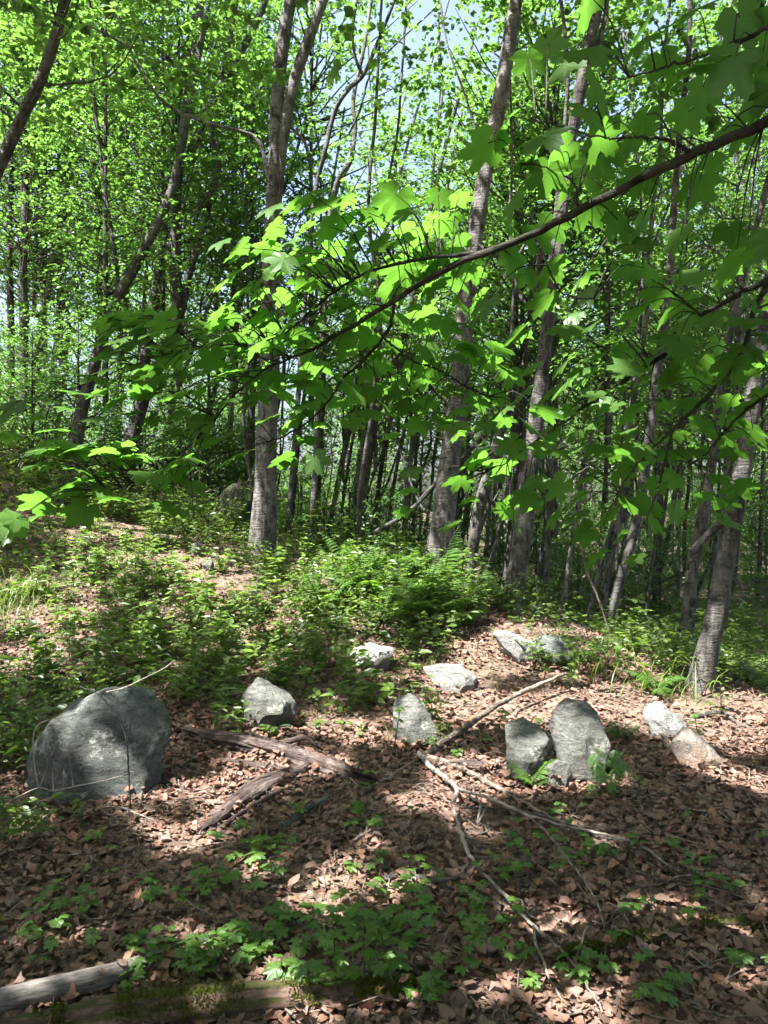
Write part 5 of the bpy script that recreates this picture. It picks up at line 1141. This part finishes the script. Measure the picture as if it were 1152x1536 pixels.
# maple seedlings in the litter
SL = []
for i in range(5):
    v, f, vn = maple_leaf(80 + i, droop=.12); SL.append(mesh_np('leaf', v, [f], {'vein': vn, 'tint': np.full(len(v), .2 + .15 * i)}, smooth=False, mats=[M['seedling']]))
ST = []
for i in range(3):
    mb = MB(); s = spline([(0, 0, -.03), (.01 * i, .006, .5), (.02 * i - .02, 0, 1.0)], 8); mb.add(*tube(s * np.array([1, 1, 1.0]), np.linspace(.02, .012, 8), 5)); ST.append(mb.mesh('stem', M['stem']))
rss = np.random.default_rng(404)
def seedling(px, py, h, nl, ls, label, group):
    g = G(px, py); root = link('maple_seedling', None, loc=g, rot=(rss.normal(0, .1), rss.normal(0, .1), rss.random() * 6.28)); tag(root, label, 'seedling', group)
    link('stem', ST[int(rss.integers(3))], root, scale=(h * .9, h * .9, h))
    for k in range(nl):
        a = k * PI + (k // 2) * PI / 2 + rss.normal(0, .25); zz = h * (1.0 if k < 2 else (1.0 - .22 * (k // 2))); rad = ls * rss.uniform(.45, .8)
        dv = np.array([math.cos(a), math.sin(a), rss.uniform(-.35, .1)]); Rm = frames(dv[None], np.array([[rss.normal(0, .15), rss.normal(0, .15), 1.0]]))[0]
        o = bpy.data.objects.new('leaf', SL[int(rss.integers(5))]); COL.objects.link(o); sz = ls * rss.uniform(.8, 1.2)
        o.matrix_world = Matrix.Translation(Vector((math.cos(a) * rad, math.sin(a) * rad, zz))) @ Matrix(Rm.tolist()).to_4x4() @ Matrix.Diagonal((sz, sz, sz, 1)); o.parent = root
CL = [ # px, py, count, spread px x, y, leaf radius m, label, group
    (250, 1462, 9, 60, 28, .026, 'small bright maple seedling behind the smooth grey log', 'seedlings behind the smooth log'),
    (160, 1440, 6, 70, 25, .024, 'small bright maple seedling behind the smooth grey log', 'seedlings behind the smooth log'),
    (370, 1450, 10, 60, 28, .03, 'small maple seedling in the litter above the mossy foreground log', 'seedlings above the mossy log'),
    (470, 1430, 9, 50, 30, .026, 'small maple seedling in the litter above the mossy foreground log', 'seedlings above the mossy log'),
    (330, 1340, 9, 60, 22, .024, 'small maple seedling in the half shaded litter below the ridged log', 'seedlings below the ridged log'),
    (390, 1275, 7, 45, 20, .024, 'small maple seedling in the half shaded litter below the ridged log', 'seedlings below the ridged log'),
    (180, 1330, 7, 60, 30, .022, 'small dark maple seedling in the shade below the largest boulder', 'seedlings below the largest boulder'),
    (70, 1420, 6, 50, 40, .024, 'small dark maple seedling in the shade below the largest boulder', 'seedlings below the largest boulder'),
    (570, 1340, 8, 45, 30, .026, 'small maple seedling left of the long forked branch', 'seedlings left of the forked branch'),
    (600, 1420, 9, 45, 40, .028, 'small maple seedling left of the long forked branch', 'seedlings left of the forked branch'),
    (790, 1290, 8, 45, 30, .024, 'small maple seedling between the arms of the long forked branch', 'seedlings between the branch arms'),
    (745, 1340, 6, 35, 25, .024, 'small maple seedling between the arms of the long forked branch', 'seedlings between the branch arms'),
    (900, 1250, 6, 70, 30, .02, 'small maple seedling in the shaded litter on the far side of the forked branch', 'seedlings beyond the forked branch'),
    (1050, 1330, 8, 60, 40, .022, 'small maple seedling in the shaded litter on the far side of the forked branch', 'seedlings beyond the forked branch'),
    (930, 1470, 9, 80, 35, .024, 'small maple seedling in the shaded litter before the dark mossy branch', 'seedlings before the dark mossy branch'),
    (720, 1480, 7, 60, 30, .026, 'small maple seedling in the shaded litter before the dark mossy branch', 'seedlings before the dark mossy branch'),
    (560, 1240, 5, 40, 20, .022, 'small maple seedling beside the pale forked stick', 'seedlings beside the pale stick'),
    (700, 1120, 5, 60, 20, .022, 'small maple seedling in sunny litter between the stones', 'seedlings between the stones'),
    (520, 1090, 5, 60, 25, .024, 'small maple seedling in sunny litter between the stones', 'seedlings between the stones')]
for px, py, n, sx, sy, ls, lab, grp in CL:
    for _ in range(int(n * 1.8)):
        a, b = rss.normal(px, sx * 1.2), rss.normal(py, sy); a = min(max(a, -10), 1160); b = min(b, 1530)
        seedling(a, b, rss.uniform(.05, .11), int(rss.integers(2, 5)), 1.25 * ls * rss.uniform(.8, 1.25), lab, grp)
for px, py, h, nl, ls, lab in [(545, 1500, .30, 8, .045, 'taller leafy maple sapling rising over the end of the mossy log'), (505, 1520, .24, 7, .04, 'second leafy maple sapling beside the end of the mossy log'), (590, 1500, .22, 6, .04, 'leafy maple sapling right of the end of the mossy log'),
        (815, 1030, .3, 6, .045, 'bright sapling with drooping leaves above the tall rounded rock'), (800, 1010, .25, 6, .04, 'light green sapling behind the upper end of the long stick'), (745, 1110, .2, 5, .04, 'small sapling beside the long stick left of the speckled rock'), (430, 1050, .22, 5, .045, 'little sapling overhanging the pale brown pointed rock'),
        (590, 1130, .3, 6, .03, 'spindly pink stemmed sapling left of the wedge shaped rock'), (1050, 1130, .25, 6, .035, 'leafy sapling beside the pinkish tan slab'), (190, 1110, .2, 4, .03, 'yellow green sprig on the face of the largest boulder')]:
    if 'sprig' in lab: continue
    seedling(px, py, h, nl, ls, lab, None)
print('objects', len(bpy.data.objects))

print('tris', sum(sum(len(p.vertices) - 2 for p in m.polygons) for m in bpy.data.meshes))
